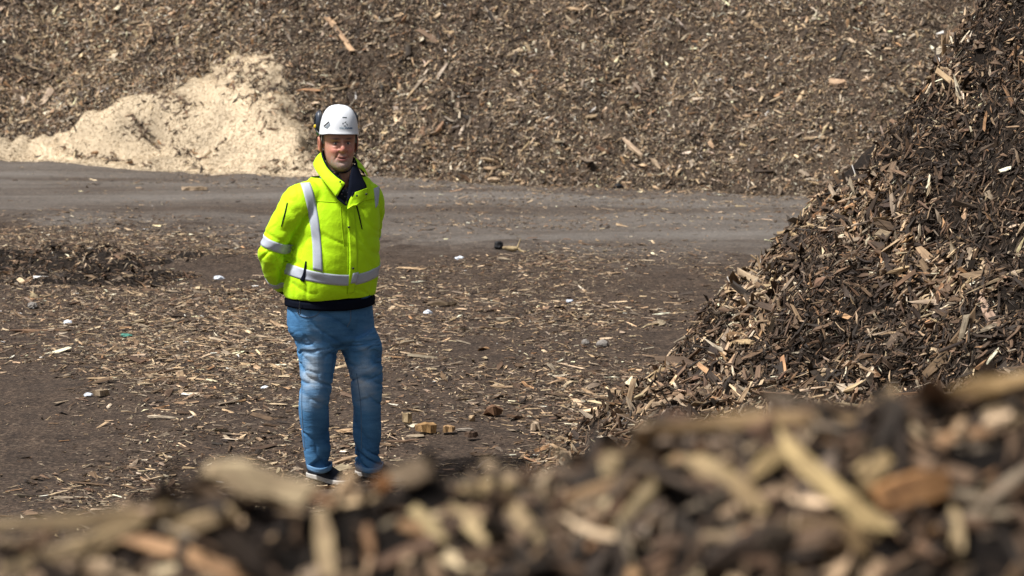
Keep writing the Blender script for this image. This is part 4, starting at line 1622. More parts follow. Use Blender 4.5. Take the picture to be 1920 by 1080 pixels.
# --- shoes
def shoe(heel, toe):
    heel, toe = np.asarray(heel, float), np.asarray(toe, float)
    ax = toe - heel
    Ls = np.linalg.norm(ax)
    ax /= Ls
    sd = np.array([-ax[1], ax[0], 0])
    root = None
    us = np.linspace(0, 1, 36)
    prof = np.array([(0.0, 0.018, 0.075), (0.06, 0.034, 0.090), (0.2, 0.038, 0.098), (0.36, 0.038, 0.096), (0.5, 0.043, 0.078), (0.65, 0.049, 0.060), (0.8, 0.047, 0.048), (0.92, 0.036, 0.040), (1.0, 0.012, 0.028)])
    w, h = np.interp(us, prof[:, 0], prof[:, 1]), np.interp(us, prof[:, 0], prof[:, 2])
    w, h = cr(prof, us).T
    th = np.linspace(0, 2 * np.pi, 28, endpoint=False)
    rings = []
    for u, a_, b_ in zip(us, w, h):
        c, s_ = np.cos(th), np.sin(th)
        yy = a_ * np.sign(c) * np.abs(c) ** 0.75
        zz = 0.018 + (b_ - 0.018) * np.where(s_ > 0, np.abs(s_) ** 0.8, 0.0)
        rings.append(heel + ax * (u * Ls) + np.outer(yy, sd) + np.outer(zz, [0, 0, 1]))
    v_, f_ = close_loft(np.array(rings))
    up_ = link('shoe', mesh_np('shoe', v_, f_, smooth=True), man, M_SHOE)
    rings = []
    for zz, gr in ((0.0, 0.0), (0.004, 0.004), (0.020, 0.005), (0.024, 0.002)):
        wl = cr(prof, us)[:, 0] + gr
        left = [heel + ax * (u * (Ls + 2 * gr) - gr) + sd * a_ + np.array([0, 0, zz]) for u, a_ in zip(us, wl)]
        rgt = [heel + ax * (u * (Ls + 2 * gr) - gr) - sd * a_ + np.array([0, 0, zz]) for u, a_ in zip(us[::-1], wl[::-1])]
        rings.append(left + rgt)
    v_, f_ = close_loft(np.array(rings))
    link('sole', mesh_np('sole', v_, f_, smooth=False), up_, M_SOLE)
    for q in (0.42, 0.50, 0.58):
        c = heel + ax * (q * Ls)
        hh = float(np.interp(q, prof[:, 0], prof[:, 2]))
        pts = [c + sd * s_ * 0.024 + np.array([0, 0, hh * (1 - 0.14 * abs(s_)) - 0.001]) for s_ in (-1, -0.5, 0, 0.5, 1)]
        v_, f_ = close_loft(tube(pts, [0.0028] * 5, k=8, n=12))
        link('lace', mesh_np('lace', v_, f_, smooth=True), up_, M_BLACK)
    return up_


g0 = lambda px, py: on_ground(px, py, MAN[2]) - MAN
shoe(g0(582, 892), g0(582, 892) + np.array([0.200, -0.215, 0]))
shoe(g0(672, 889), g0(672, 889) + np.array([0.235, -0.180, 0]))

# --- head, neck and body in one skin
HY, HX = -0.015, 0.006
HPSI = R(15)
HZ0 = 1.598
HS = 1.10         # underside of the chin
HEAD = [(-0.004, 0.020, 0.066, -0.01), (0.006, 0.041, 0.088, 0.00), (0.022, 0.056, 0.095, 0.03), (0.045, 0.067, 0.097, 0.060), (0.070, 0.0735, 0.097, 0.078), (0.095, 0.077, 0.095, 0.088), (0.122, 0.079, 0.090, 0.094), (0.150, 0.082, 0.095, 0.098),
        (0.180, 0.080, 0.089, 0.096), (0.210, 0.064, 0.066, 0.078), (0.230, 0.036, 0.036, 0.045), (0.238, 0.010, 0.010, 0.012)]


def HP(x, f, z):
    """head frame: x to his left, f forward, z above the chin"""
    return np.array([HX + x * math.cos(HPSI) + f * math.sin(HPSI), HY + x * math.sin(HPSI) - f * math.cos(HPSI), HZ0 + z * HS])


def to_head(v):
    q = v - np.array([HX, HY, HZ0])
    return q[:, 0] * math.cos(HPSI) + q[:, 1] * math.sin(HPSI), q[:, 0] * math.sin(HPSI) - q[:, 1] * math.cos(HPSI), q[:, 2] / HS


zs = np.linspace(-0.004, 0.238, 60)
head_r = np.array([body_ring(HZ0 + z * HS, HX, HY, r_[0] * 0.96, r_[1], r_[2], HPSI, 56, 2.25) for z, r_ in zip(zs, cr(HEAD, zs))])
parts = [head_r]
nose = tube([HP(0, 0.090, 0.142), HP(0, 0.097, 0.124), HP(0, 0.107, 0.106), HP(0, 0.107, 0.096), HP(0, 0.092, 0.088)], [0.008, 0.0095, 0.0130, 0.0145, 0.010], n=20, ref=(1, 0, 0))
parts.append(nose)
for s_ in (-1, 1):
    parts.append(ball(HP(s_ * 0.0150, 0.094, 0.095), 0.0095))
    ear = []
    for q in np.linspace(0, 1, 14):
        t_ = q * 1.7 * np.pi - 0.35 * np.pi
        ear.append(HP(s_ * (0.090 + 0.006 * math.sin(q * np.pi)), -0.030 - 0.019 * math.cos(t_), 0.112 + 0.032 * math.sin(t_)))
    parts.append(tube(ear, np.full(14, 0.0062), n=30, ref=(1, 0, 0)))
    parts.append(ball(HP(s_ * 0.084, -0.030, 0.110), np.array([0.006, 0.017, 0.029])))
    parts.append(ball(HP(s_ * 0.085, -0.022, 0.080), np.array([0.006, 0.009, 0.010])))
parts.append(tube([HP(0, -0.01, 0.07), np.array([0.004, 0.01, 1.57]), np.array([0.0, 0.015, 1.50]), np.array([0, 0.02, 1.42])], [0.062, 0.068, 0.074, 0.10], n=24, ref=(1, 0, 0)))
BODY = [(0.72, -0.03, 0.0, 0.16, 0.10, 0.12), (0.85, -0.045, 0.0, 0.18, 0.13, 0.12), (1.05, -0.045, 0, 0.19, 0.165, 0.125), (1.25, -0.03, 0, 0.19, 0.15, 0.13), (1.40, -0.012, 0, 0.185, 0.10, 0.11), (1.47, -0.005, 0.01, 0.15, 0.075, 0.09), (1.50, 0, 0.015, 0.09, 0.06, 0.075)]
zs = np.linspace(0.72, 1.50, 40)
parts.append(np.array([body_ring(z, *r_, PSI) for z, r_ in zip(zs, cr(BODY, zs))]))
for arm in (arm_r, arm_l):
    parts.append(tube(arm, [0.055, 0.058, 0.052, 0.046, 0.044, 0.042, 0.036, 0.030], n=40, ref=(0, 1, 0)))
for arr, ft in ((LEG_A, g0(582, 892)), (LEG_B, g0(672, 889))):
    rr = np.interp(np.linspace(0, 1, len(arr)), np.linspace(0, 1, 9), [0.085, 0.085, 0.07, 0.06, 0.056, 0.05, 0.04, 0.036, 0.036])
    pth = np.vstack([arr[:, :3], [arr[-1, 0], arr[-1, 1], 0.055]])
    parts.append(tube(pth, np.append(rr, 0.034), n=40, ref=(1, 0, 0)))
# hands folded behind the back: palms and fingers
for s_, arm in ((-1, arm_r), (1, arm_l)):
    w = arm[-1]
    palm_c = w + LF(-s_ * 0.055, -0.008, -0.012 + 0.012 * s_)
    parts.append(tube([w, w * 0.5 + palm_c * 0.5, palm_c, palm_c + LF(-s_ * 0.03, 0.0, -0.006)], [0.026, 0.034, 0.040, 0.034], [0.022, 0.020, 0.018, 0.014], n=16, ref=(0, 0, 1)))
    for i_, (dz, ln_) in enumerate(((0.028, 0.072), (0.010, 0.080), (-0.010, 0.075), (-0.028, 0.060))):
        b0 = palm_c + LF(-s_ * 0.022, 0.0, dz)
        parts.append(tube([b0, b0 + LF(-s_ * ln_ * 0.45, -0.006, -0.004), b0 + LF(-s_ * ln_ * 0.8, -0.002, -0.012), b0 + LF(-s_ * ln_ * 0.95, 0.012, -0.020)], [0.0092, 0.0088, 0.0082, 0.0072], n=14, k=12, ref=(0, 0, 1)))
    b0 = palm_c + LF(s_ * 0.012, -0.004, 0.030)
    parts.append(tube([b0, b0 + LF(-s_ * 0.012, -0.012, 0.026), b0 + LF(-s_ * 0.032, -0.016, 0.040)], [0.012, 0.0105, 0.0085], n=12, k=12, ref=(0, 1, 0)))
bm_, bv, bn = union(parts, 0.0034, 3, 0.5)
hx, hf, hz = to_head(bv)
face = (hf > 0.03) & (hz > -0.01) & (hz < 0.2)
G = lambda cx_, cz_, sx_, sz_: np.exp(-(((hx - cx_) / sx_) ** 2 + ((hz - cz_) / sz_) ** 2)) * face
d = np.zeros(len(bv))
for s_ in (-1, 1):
    d += -0.0090 * G(s_ * 0.031, 0.125, 0.016, 0.010)          # eye sockets
    d += 0.0065 * G(s_ * 0.030, 0.143, 0.021, 0.006)           # brow ridge
    d += 0.0060 * G(s_ * 0.042, 0.092, 0.017, 0.016)           # cheeks
    d += 0.0040 * G(s_ * 0.030, 0.109, 0.013, 0.004) - 0.002 * G(s_ * 0.030, 0.101, 0.014, 0.003)           # bags under the eyes
    d += -0.0065 * np.exp(-((np.abs(hx) - (0.020 + 0.016 * np.clip((0.088 - hz) / 0.035, 0, 1.2))) / 0.0045) ** 2) * np.exp(-((hz - 0.070) / 0.018) ** 2) * face * (np.sign(hx) == s_)          # folds beside the mouth
hz = hz - 7 * hx ** 2 * np.exp(-((hz - 0.058) / 0.02) ** 2) * face
d += 0.0022 * G(0, 0.063, 0.024, 0.005) + 0.0026 * G(0, 0.049, 0.020, 0.005) - 0.0050 * G(0, 0.0565, 0.028, 0.0024)   # lips and their line
d += 0.0045 * G(0, 0.022, 0.020, 0.012) - 0.003 * G(0, 0.038, 0.02, 0.005)
bv = bv + bn * d[:, None]
put(bm_, bv)
skin = np.array([0.50, 0.255, 0.18])
c = np.repeat(skin[None], len(bv), 0)
redd = np.clip(0.9 * (G(0.040, 0.090, 0.024, 0.022) + G(-0.040, 0.090, 0.024, 0.022)) + 0.9 * G(0, 0.101, 0.016, 0.016), 0, 1)[:, None]
c = c * (1 - redd) + np.array([0.54, 0.205, 0.150]) * redd
ears = ((np.abs(hx) > 0.080) & (hz > 0.06) & (hz < 0.16))[:, None]
c = np.where(ears, np.array([0.50, 0.20, 0.14]), c)
stub = np.clip(1.4 * np.exp(-((hz - 0.018) / 0.028) ** 2) * (hf > 0.0) * (np.abs(hx) < 0.055) + 0.9 * G(0, 0.072, 0.026, 0.005), 0, 1)
stub = stub * (1 - np.clip(1.4 * G(0, 0.056, 0.022, 0.008), 0, 1)) * (0.65 + 0.35 * noise3(bv[:, 0] * 150, bv[:, 1] * 150, bv[:, 2] * 150, 401))
c = c * (1 - 0.78 * stub[:, None]) + np.array([0.42, 0.365, 0.325]) * 0.78 * stub[:, None]
lips = np.clip(1.3 * (G(0, 0.061, 0.024, 0.004) + G(0, 0.051, 0.021, 0.0045)), 0, 1)[:, None]
c = c * (1 - lips) + np.array([0.36, 0.125, 0.11]) * lips
line = np.clip(1.1 * G(0, 0.0565, 0.030, 0.0018), 0, 1)[:, None]
c = c * (1 - line) + np.array([0.10, 0.035, 0.03]) * line
for s_ in (-1, 1):
    br = np.clip(1.2 * G(s_ * 0.031, 0.1455, 0.020, 0.0038), 0, 1)[:, None]
    c = c * (1 - br * 0.88) + np.array([0.07, 0.05, 0.04]) * br * 0.88
    ls = np.clip(1.4 * G(s_ * 0.031, 0.1285, 0.015, 0.0030), 0, 1)[:, None]
    c = c * (1 - ls * 0.8) + np.array([0.07, 0.035, 0.028]) * ls * 0.8
add_cols(bm_, np.clip(c, 0, 1))
bm_.name = 'body'
# thin out the mesh that the clothes hide, keep the head as it is
tmp = bpy.data.objects.new('tmp', bm_)
COL.objects.link(tmp)
vg = tmp.vertex_groups.new(name='hidden')
vg.add(np.argwhere(bv[:, 2] < 1.50).ravel().tolist(), 1.0, 'REPLACE')
dm = tmp.modifiers.new('d', 'DECIMATE')
dm.ratio = 0.36
dm.vertex_group = 'hidden'
bpy.context.view_layer.update()
bm2 = bpy.data.meshes.new_from_object(tmp.evaluated_get(bpy.context.evaluated_depsgraph_get()))
bpy.data.objects.remove(tmp)
bpy.data.meshes.remove(bm_)
bm_ = bm2
bm_.name = 'body'
print('BODY', len(bm_.vertices), sum(1 for v in bm_.vertices if v.co.z > 1.55), len(bv), (bv[:, 2] > 1.55).sum())
body = link('body', bm_, man, M_SKIN)
for s_ in (-1, 1):
    c0 = HP(s_ * 0.0310, 0.0715, 0.1225)
    rg = ball(c0, np.array([0.0120, 0.0125, 0.0062]), 28, 24)
    v_, f_ = close_loft(rg)
    x_, fr, z_ = to_head(v_)
    dd = np.hypot(x_ - s_ * 0.031 + 0.001, z_ - 0.1225)
    cc = np.where((dd < 0.0026)[:, None], (0.005, 0.005, 0.006), np.where((dd < 0.0056)[:, None], (0.045, 0.065, 0.085), (0.58, 0.50, 0.46)))
    me = mesh_np('eye', v_, f_, smooth=True)
    add_cols(me, cc)
    link('eye', me, man, M_EYE)
# short grey hair below the helmet
zs = np.linspace(0.065, 0.185, 16)
th = np.linspace(np.pi * 0.94, 2.06 * np.pi, 60)
hr = cr(HEAD, zs)
g = np.zeros((len(th), len(zs), 3))
for i_, t_ in enumerate(th):
    for j_, z_ in enumerate(zs):
        lowz = 0.065 + 0.055 * sstep(0.6, 1.0, abs(math.cos(t_)))
        zz = lowz + (0.185 - lowz) * (z_ - 0.065) / 0.12
        r_ = cr(HEAD, np.array([zz]))[0]
        cc_, ss_ = math.cos(t_), math.sin(t_)
        k_ = 1 / ((abs(cc_) / r_[0]) ** 2.25 + (abs(ss_) / (r_[1] if ss_ > 0 else r_[2])) ** 2.25) ** (1 / 2.25)
        g[i_, j_] = HP(cc_ * (k_ + 0.005), ss_ * (k_ + 0.005), zz)
nr_ = grid_normals(g, g - HP(0, 0, 0.12))
v_, f_ = sheet(g + nr_ * 0.001, 0.008, nr_)
link('hair', mesh_np('hair', v_, f_, smooth=True), man, M_PAD)

# --- helmet with ear defenders
def HT(x, f, z):
    """helmet frame, rolled and tipped a little against the head"""
    ro, ti = R(2.0), R(3.0)
    z1, x1 = z * math.cos(ro) - x * math.sin(ro), x * math.cos(ro) + z * math.sin(ro) * 0.5
    f1, z2 = f * math.cos(ti) + z1 * math.sin(ti) * 0.3, z1 * math.cos(ti) - f * math.sin(ti) * 0.3
    return HP(x1, f1 - 0.004, 0.168 + z2 / HS)


def shell_pt(t_, q, grow=0.0):
    """t_ round the rim (pi/2 = front), q 0 rim .. 1 crown"""
    a_, bf, bb, hh = 0.0945 + grow, 0.124 + grow, 0.130 + grow, 0.138 + grow
    ph = q * np.pi / 2
    rr = math.cos(ph) ** 0.62
    c_, s_ = math.cos(t_), math.sin(t_)
    e = 2.25
    k_ = 1 / ((abs(c_) / a_) ** e + (abs(s_) / (bf if s_ > 0 else bb)) ** e) ** (1 / e)
    drop = -0.030 * sstep(0.1, -0.6, s_) - 0.010 * sstep(0.5, 1.0, abs(c_))
    lip = 0.006 * np.exp(-q / 0.035) * (0.6 + 0.6 * max(s_, 0))
    keel = 0.003 * np.exp(-(c_ / 0.22) ** 2) * math.sin(min(q, 0.9) * np.pi)
    return HT(c_ * (k_ * rr + lip), s_ * (k_ * rr + lip), hh * math.sin(ph) ** 0.92 + drop * (1 - q) + keel)


th = np.linspace(0, 2 * np.pi, 97)[:-1]
qs = np.concatenate([np.linspace(0, 0.12, 7), np.linspace(0.12, 0.995, 34)[1:]])
outer = np.array([[shell_pt(t_, q) for t_ in th] for q in qs])
inner = np.array([[shell_pt(t_, q, -0.005) for t_ in th] for q in qs])
n_, k_ = len(qs), len(th)
v_ = np.concatenate([outer.reshape(-1, 3), inner.reshape(-1, 3), outer[-1].mean(0)[None], inner[-1].mean(0)[None]])
f_ = [tuple(q) for q in grid_faces(n_, k_, True)]
o_ = n_ * k_
f_ += [tuple(i + o_ for i in q[::-1]) for q in f_]
for j in range(k_):
    j2 = (j + 1) % k_
    f_.append((j2, j, j + o_, j2 + o_))
    f_.append(((n_ - 1) * k_ + j, (n_ - 1) * k_ + j2, 2 * o_))
    f_.append((o_ + (n_ - 1) * k_ + j2, o_ + (n_ - 1) * k_ + j, 2 * o_ + 1))
hme = mesh_np('helmet', v_, f_, smooth=True)
helmet = link('helmet', hme, man, M_SHELL)
H_BVH = bvh_of(hme)
# black edge inside the rim
rg = np.array([shell_pt(t_, 0.01, -0.007) for t_ in np.linspace(0, 2 * np.pi, 90)])
v_, f_ = close_loft(tube(rg, [0.0045] * 90, k=8, n=120))
link('rim_edge', mesh_np('rim_edge', v_, f_, smooth=True), helmet, M_BLACK)
patch('vent', [(606.5, 236), (617, 227)], [(608, 238), (617.5, 229.2)], H_BVH, 0.0012, 0.002, M_BLACK, helmet, 8, 3)
patch('vent', [(608, 239), (618.5, 229.5)], [(614, 241.5), (619.5, 235)], H_BVH, 0.0008, 0.002, M_GREYP, helmet, 10, 8)
patch('vent', [(642, 219.2), (650, 219.4)], [(642, 221.2), (650, 221.4)], H_BVH, 0.0008, 0.002, M_INK3, helmet, 8, 3)
for l_, r_ in ((((642.2, 230), (641.9, 233)), ((644, 230), (643.7, 233))), (((645.5, 229.4), (645.8, 230.9)), ((649, 227.6), (649, 229.2))), (((649, 231), (650.2, 235)), ((650.6, 231), (651.8, 235))),
               (((644.5, 235.2), (644.5, 236.8)), ((648, 235.2), (648, 236.8)))):
    patch('emblem', l_, r_, H_BVH, 0.0006, 0.0015, M_INK3, helmet, 4, 3)


def print_text(txt, px, py, size_px, mat, bold=0.0):
    cu = bpy.data.curves.new('t', 'FONT')
    cu.body = txt
    cu.size = size_px
    cu.offset = bold
    cu.resolution_u = 2
    ob = bpy.data.objects.new('t', cu)
    COL.objects.link(ob)
    bpy.context.view_layer.update()
    me = bpy.data.meshes.new_from_object(ob.evaluated_get(bpy.context.evaluated_depsgraph_get()))
    bpy.data.objects.remove(ob)
    for v in me.vertices:
        d_ = ray(px + v.co.x, py - v.co.y)
        h = H_BVH.ray_cast(Vector(CAMP), Vector(d_ / np.linalg.norm(d_)))
        if h[0] is not None: v.co = h[0] - Vector(d_ / np.linalg.norm(d_)) * 0.0012
    me.name = 'lettering'
    link('lettering', me, helmet, mat)


print_text('Herr', 636.6, 241.8, 6.2, M_INK2, 0.08)
print_text('Amet', 646.8, 241.8, 6.2, M_INK, 0.16)


def ear_cup(side, f0, z0, name='ear_defender'):
    c = HT(side * 0.074, f0, z0)
    out_ = HT(side * 1.0, f0, z0) - HT(0, f0, z0)
    out_ /= np.linalg.norm(out_)
    fw = HT(0, 1, 0) - HT(0, 0, 0)
    fw -= out_ * (fw @ out_)
    fw /= np.linalg.norm(fw)
    upv = np.cross(out_, fw) * (1 if np.cross(out_, fw)[2] > 0 else -1)
    th = np.linspace(0, 2 * np.pi, 32, endpoint=False)
    rings = []
    for dd, sc in ((0.000, 0.80), (0.004, 0.98), (0.012, 1.0), (0.020, 0.96), (0.028, 0.80), (0.031, 0.5)):
        rings.append(c + out_ * dd + np.outer(np.cos(th) * 0.036 * sc, fw) + np.outer(np.sin(th) * 0.050 * sc, upv))
    v_, f_ = close_loft(np.array(rings))
    cup = link(name, mesh_np(name, v_, f_, smooth=True), helmet, M_CUP)
    ring = np.array([c + out_ * 0.010 + fw * math.cos(t_) * 0.037 + upv * math.sin(t_) * 0.051 for t_ in np.linspace(0, 2 * np.pi, 40)])
    v_, f_ = close_loft(tube(ring, [0.006] * 40, k=8, n=60))
    link(name, mesh_np(name, v_, f_, smooth=True), helmet, M_BLACK)
    arc = [c + out_ * 0.026 + fw * math.cos(t_) * 0.030 + upv * math.sin(t_) * 0.042 for t_ in np.linspace(np.pi * 0.80, np.pi * 1.25, 10)]
    v_, f_ = close_loft(tube(arc, [0.0036] * 10, k=8, n=16))
    link('yellow_trim', mesh_np('yellow_trim', v_, f_, smooth=True), helmet, M_YELLOW)
    v_, f_ = close_loft(ball(c + out_ * 0.032 - upv * 0.028 + fw * 0.004, np.array([0.008, 0.008, 0.011])))
    link('yellow_knob', mesh_np('yellow_knob', v_, f_, smooth=True), helmet, M_YELLOW)
    am = [c + out_ * 0.030 + upv * 0.03, c + out_ * 0.034 - upv * 0.01, c + out_ * 0.026 + fw * 0.015 - upv * 0.050, c + out_ * 0.006 + fw * 0.05 - upv * 0.068]
    v_, f_ = close_loft(tube(am, [0.005, 0.005, 0.005, 0.006], k=8, n=20))
    link('defender_arm', mesh_np('defender_arm', v_, f_, smooth=True), helmet, M_BLACK)
    cl = [c + out_ * 0.020 - upv * 0.052, c + out_ * 0.014 - upv * 0.062 + fw * 0.003, c + out_ * 0.010 - upv * 0.075 + fw * 0.003]
    v_, f_ = close_loft(tube(cl, [0.009, 0.010, 0.008], k=10, n=10))
    link('clip', mesh_np('clip', v_, f_, smooth=True), helmet, M_GREEN if side < 0 else M_BLACK)


ear_cup(-1, -0.070, 0.050)
ear_cup(1, -0.070, 0.050)
# chin strap
for s_ in (-1, 1):
    pts = [HP(s_ * 0.086, 0.020, 0.172), HP(s_ * 0.087, 0.012, 0.130), HP(s_ * 0.086, 0.006, 0.085), HP(s_ * 0.076, 0.010, 0.040), HP(s_ * 0.052, 0.030, 0.004), HP(s_ * 0.025, 0.05, -0.008), HP(0, 0.056, -0.010)]
    v_, f_ = close_loft(tube(pts, [0.0024] * 7, [0.006] * 7, k=10, n=40, ref=(1, 0, 0)))
    link('chin_strap', mesh_np('chin_strap', v_, f_, smooth=True), helmet, M_BLACK)


# ------------------------------------------------------------------ single pieces on the ground and on the bank
def lump(name, c, r, seed, mat, label, cat, group=None, crumple=0.35, k=14, n=9):
    """crumpled or angular piece"""
    rg = ball((0, 0, 0), 1.0, k, n)
    d_ = 1 + crumple * noise3(rg[..., 0] * 1.7, rg[..., 1] * 1.7, rg[..., 2] * 1.7, seed) + 0.5 * crumple * noise3(rg[..., 0] * 4, rg[..., 1] * 4, rg[..., 2] * 4, seed + 1)
    rg = rg * d_[..., None] * np.asarray(r)
    v_, f_ = close_loft(rg)
    v_[:, 2] = np.maximum(v_[:, 2], -0.35 * r[2])
    v_[:, 2] -= v_[:, 2].min()
    o = link(name, mesh_np(name, v_, f_, smooth=False), None, mat)
    o.location = c
    return tag(o, label, cat, group)


def gpt(px, py):
    q = on_ground(px, py)
    q[2] = float(h_ground(q[:1], q[1:2])[0])
    q = on_ground(px, py, q[2])
    return Vector(q)


M_PLAS = plain('white_film', (0.62, 0.66, 0.72), 0.5, 0.4, 0.15, 80)
M_GRNP = plain('green_film', (0.06, 0.20, 0.15), 0.5, 0.4, 0.3, 80)
M_RUBB = plain('black_rubber', (0.006, 0.006, 0.007), 0.7, 0.3, 0.3, 80)
M_STONE = plain('stone', (0.20, 0.18, 0.16), 0.85, 0.3, 0.3, 60, bump=0.6)
for i_, (px, py, w, lab) in enumerate([
        (862, 486, 0.036, 'white plastic scrap on brown ground, higher of two right of the jacket'),
        (802, 588, 0.034, 'white plastic scrap on brown ground level with the belt of the man'),
        (127, 606, 0.030, 'white plastic scrap at the left edge of the chip-strewn patch'),
        (498, 729, 0.024, 'white plastic scrap on the ground just left of the knees'),
        (410, 524, 0.040, 'pale crumpled scrap on the dark ground left of the elbow'),
        (906, 341, 0.070, 'white plastic lump at the foot of the far bank'),
        (1140, 351, 0.060, 'small white scrap at the foot of the far bank, beside a black one'),
        (165, 742, 0.025, 'tiny white scrap on the bare ground at the lower left'),
        (1068, 567, 0.030, 'tiny pale scrap on open ground between man and dark pile')]):
    lump('plastic_scrap', gpt(px, py), (w, w * 0.7, w * 0.55), 500 + 3 * i_, M_PLAS, lab, 'plastic scrap', 'plastic scraps littering the yard')
lump('plastic_scrap', gpt(236, 630), (0.035, 0.03, 0.012), 560, M_GRNP, 'green plastic scrap among the chips left of the man', 'plastic scrap', 'plastic scraps littering the yard')
lump('rubber_lump', gpt(935, 466), (0.038, 0.035, 0.048), 561, M_RUBB, 'black rubber lump standing beside a pale branch stub', 'rubber lump')
lump('rubber_lump', gpt(1160, 353), (0.06, 0.05, 0.04), 562, M_RUBB, 'black lump at the foot of the far bank', 'rubber lump')
lump('stone', gpt(61, 576), (0.040, 0.035, 0.030), 563, M_STONE, 'dark grey stone on the bare ground by the mulch bank', 'stone', 'stones on the yard', 0.25)
lump('stone', gpt(1130, 648), (0.045, 0.030, 0.028), 564, M_STONE, 'pale rounded stone on open ground left of the dark pile', 'stone', 'stones on the yard', 0.2)
lump('stone', gpt(1098, 645), (0.030, 0.025, 0.024), 565, M_STONE, 'smaller of two stones on open ground left of the dark pile', 'stone', 'stones on the yard', 0.2)


def block(name, c, size, yaw, col, label, cat, group=None, tilt=0.0, parent=None, off=None):
    """split piece of timber with broken ends"""
    n = 1
    loc, k = chip_local(1, np.array([size[0]]), np.array([size[1]]), np.array([size[2]]), 5, 0.02)
    loc = loc[0]
    loc[:, 2] -= loc[:, 2].min()
    me = mesh_np(name, loc, chip_topology(5, k), cols=np.array([col]) * (1 + rng.normal(0, 0.10, (len(loc), 1))), cuv=loc / size[0] + rng.uniform(-9, 9, (1, 3)))
    o = link(name, me, None, M_CHIP)
    o.location = c
    o.rotation_euler = (0, tilt, yaw)
    return tag(o, label, cat, group) if label else o


WB = 'wood blocks lying right of the shoes'
block('wood_block', gpt(764, 795), (0.055, 0.050, 0.055), 0.9, (0.42, 0.33, 0.20), 'pale square wood block, leftmost of those right of the shoes', 'wood block', WB)
block('wood_block', gpt(798, 811), (0.100, 0.075, 0.048), 0.15, (0.33, 0.20, 0.085), 'orange brown frayed wood block, largest of those right of the shoes', 'wood block', WB)
block('wood_block', gpt(841, 811), (0.066, 0.05, 0.034), 0.1, (0.38, 0.24, 0.12), 'tan wood block with straight edges next to a thin grey strip', 'wood block', WB)
block('wood_block', gpt(884, 820), (0.060, 0.05, 0.030), 0.4, (0.09, 0.055, 0.035), 'dark brown wood chunk below the thin grey strip', 'wood block', WB)
block('wood_block', gpt(926, 780), (0.090, 0.075, 0.050), 0.5, (0.16, 0.085, 0.045), 'reddish brown split wood block, farthest of those right of the shoes', 'wood block', WB)
block('wood_block', gpt(1003, 806), (0.055, 0.045, 0.045), 0.7, (0.46, 0.36, 0.26), 'pale tilted wood block, rightmost of those right of the shoes', 'wood block', WB)
block('wood_block', gpt(885, 791), (0.040, 0.030, 0.034), 1.2, (0.46, 0.34, 0.21), 'small pale wood knot between the other blocks right of the shoes', 'wood block', WB)
block('wood_strip', gpt(872, 808), (0.100, 0.028, 0.012), -0.15, (0.30, 0.26, 0.22), 'thin grey strip of wood lying between the wood blocks', 'wood strip')
block('wood_plank', gpt(826, 574), (0.225, 0.050, 0.030), -0.12, (0.17, 0.125, 0.08), 'short weathered plank on open ground right of the belt', 'wood plank')
block('wood_plank', gpt(70, 624), (0.36, 0.035, 0.020), 0.05, (0.21, 0.125, 0.075), 'long reddish stick on bare ground at the left edge', 'wood plank')
block('wood_plank', gpt(305, 784), (0.16, 0.020, 0.012), -0.25, (0.45, 0.38, 0.29), 'long pale splinter on dark ground at the lower left', 'wood plank')
block('wood_plank', gpt(948, 601), (0.13, 0.045, 0.022), 0.1, (0.30, 0.25, 0.19), 'grey flat board piece on open ground right of the hips', 'wood plank')
block('wood_block', gpt(190, 742), (0.085, 0.05, 0.035), 0.6, (0.42, 0.33, 0.23), 'pale broken wood chunk on bare ground at the left', 'wood block')
block('wood_plank', gpt(367, 357), (0.24, 0.09, 0.04), 0.1, (0.36, 0.27, 0.18), 'flat pale board piece on the driven strip below the sawdust', 'wood plank')
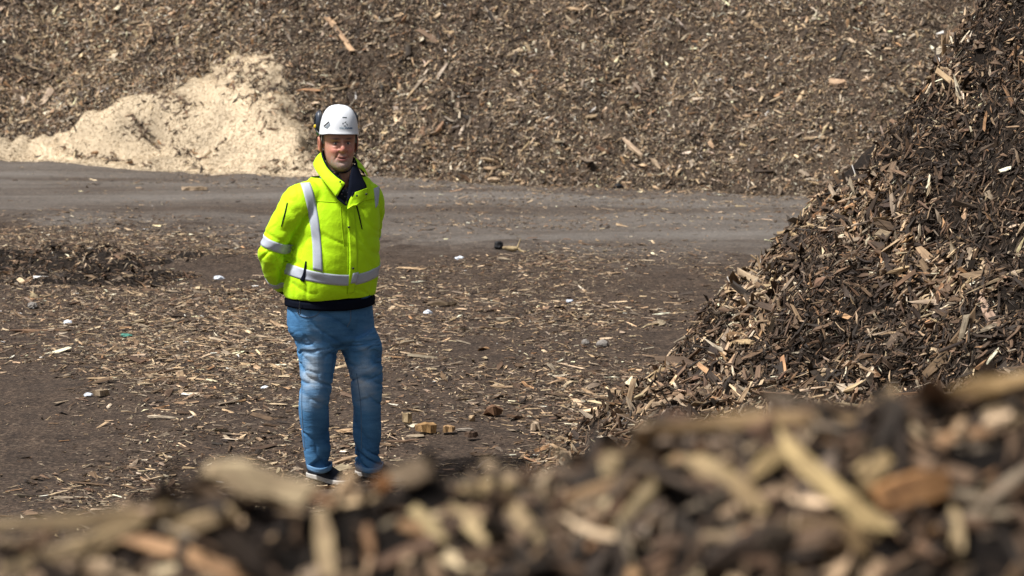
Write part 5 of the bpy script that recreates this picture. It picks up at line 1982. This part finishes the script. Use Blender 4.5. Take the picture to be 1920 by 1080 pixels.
# pale branch stub with a fork beside the rubber lump
b0 = gpt(958, 472)
br = empty('branch_stub', b0)
tag(br, 'pale forked branch stub lying beside the black rubber lump', 'branch')
for nm, pts, rr in (('stem', [(-0.075, 0, 0.035), (-0.03, 0, 0.032), (0.02, 0.0, 0.026), (0.06, 0.0, 0.030)], [0.012, 0.022, 0.024, 0.016]),
                    ('twig', [(0.055, 0, 0.030), (0.07, 0.01, 0.07), (0.085, 0.02, 0.11)], [0.011, 0.007, 0.004]),
                    ('twig', [(0.06, 0, 0.028), (0.09, -0.01, 0.008), (0.14, -0.03, 0.004)], [0.012, 0.010, 0.005])):
    v_, f_ = close_loft(tube(pts, rr, k=10, n=12, ref=(0, 1, 0.1)))
    me = mesh_np(nm, v_, f_, cols=np.full((len(v_), 3), 1.0) * np.array([0.42, 0.33, 0.19]), cuv=v_ * 6, smooth=True)
    link(nm, me, br, M_CHIP)


def far_hit(px, py):
    for y in np.arange(24, 36, 0.01):
        q = at_depth(px, py, y)
        t_, s_ = far_ts(q[0], q[1])
        if q[2] <= max(float(h_far(np.array([t_]), np.array([s_]))[0]), 0): return q
    return at_depth(px, py, 30)


def far_stick(a_, b_, w, col, label, cat):
    A, B_ = far_hit(*a_), far_hit(*b_)
    nr_ = np.array([-N_DIR[0] * 0.6, -N_DIR[1] * 0.6, 0.8])
    A, B_ = A + nr_ * 0.04, B_ + nr_ * 0.04
    e1 = B_ - A
    Ln = np.linalg.norm(e1)
    e1 /= Ln
    e3 = nr_ - e1 * (nr_ @ e1)
    e3 /= np.linalg.norm(e3)
    loc, k = chip_local(1, np.array([Ln]), np.array([w]), np.array([w * 0.5]), 5, 0.015)
    me = mesh_np('wood_plank', loc[0], chip_topology(5, k), cols=np.array([col]) * (1 + rng.normal(0, 0.08, (len(loc[0]), 1))), cuv=loc[0] / Ln)
    o = link('wood_plank', me, None, M_CHIP)
    o.matrix_basis = frame_matrix((A + B_) / 2, e1, np.cross(e3, e1), e3, 1.0)
    tag(o, label, cat, 'planks lying on the far bank')


far_stick((614, 34), (658, 94), 0.075, (0.42, 0.28, 0.17), 'long tan board on the far bank right above the sawdust crest', 'wood plank')
far_stick((1168, 264), (1206, 297), 0.065, (0.40, 0.30, 0.21), 'pale board sloping down to the right on the far bank', 'wood plank')
far_stick((1225, 303), (1240, 322), 0.05, (0.33, 0.25, 0.17), 'short pale stick below the sloping board on the far bank', 'wood plank')
far_stick((820, 252), (832, 234), 0.04, (0.33, 0.20, 0.12), 'small reddish stick on the far bank right of the helmet', 'wood plank')
far_stick((560, 174), (602, 174), 0.05, (0.36, 0.20, 0.10), 'orange stick on the far bank just above the helmet', 'wood plank')
far_stick((915, 342), (938, 341), 0.06, (0.50, 0.38, 0.26), 'pale board end at the foot of the far bank beside white plastic', 'wood plank')
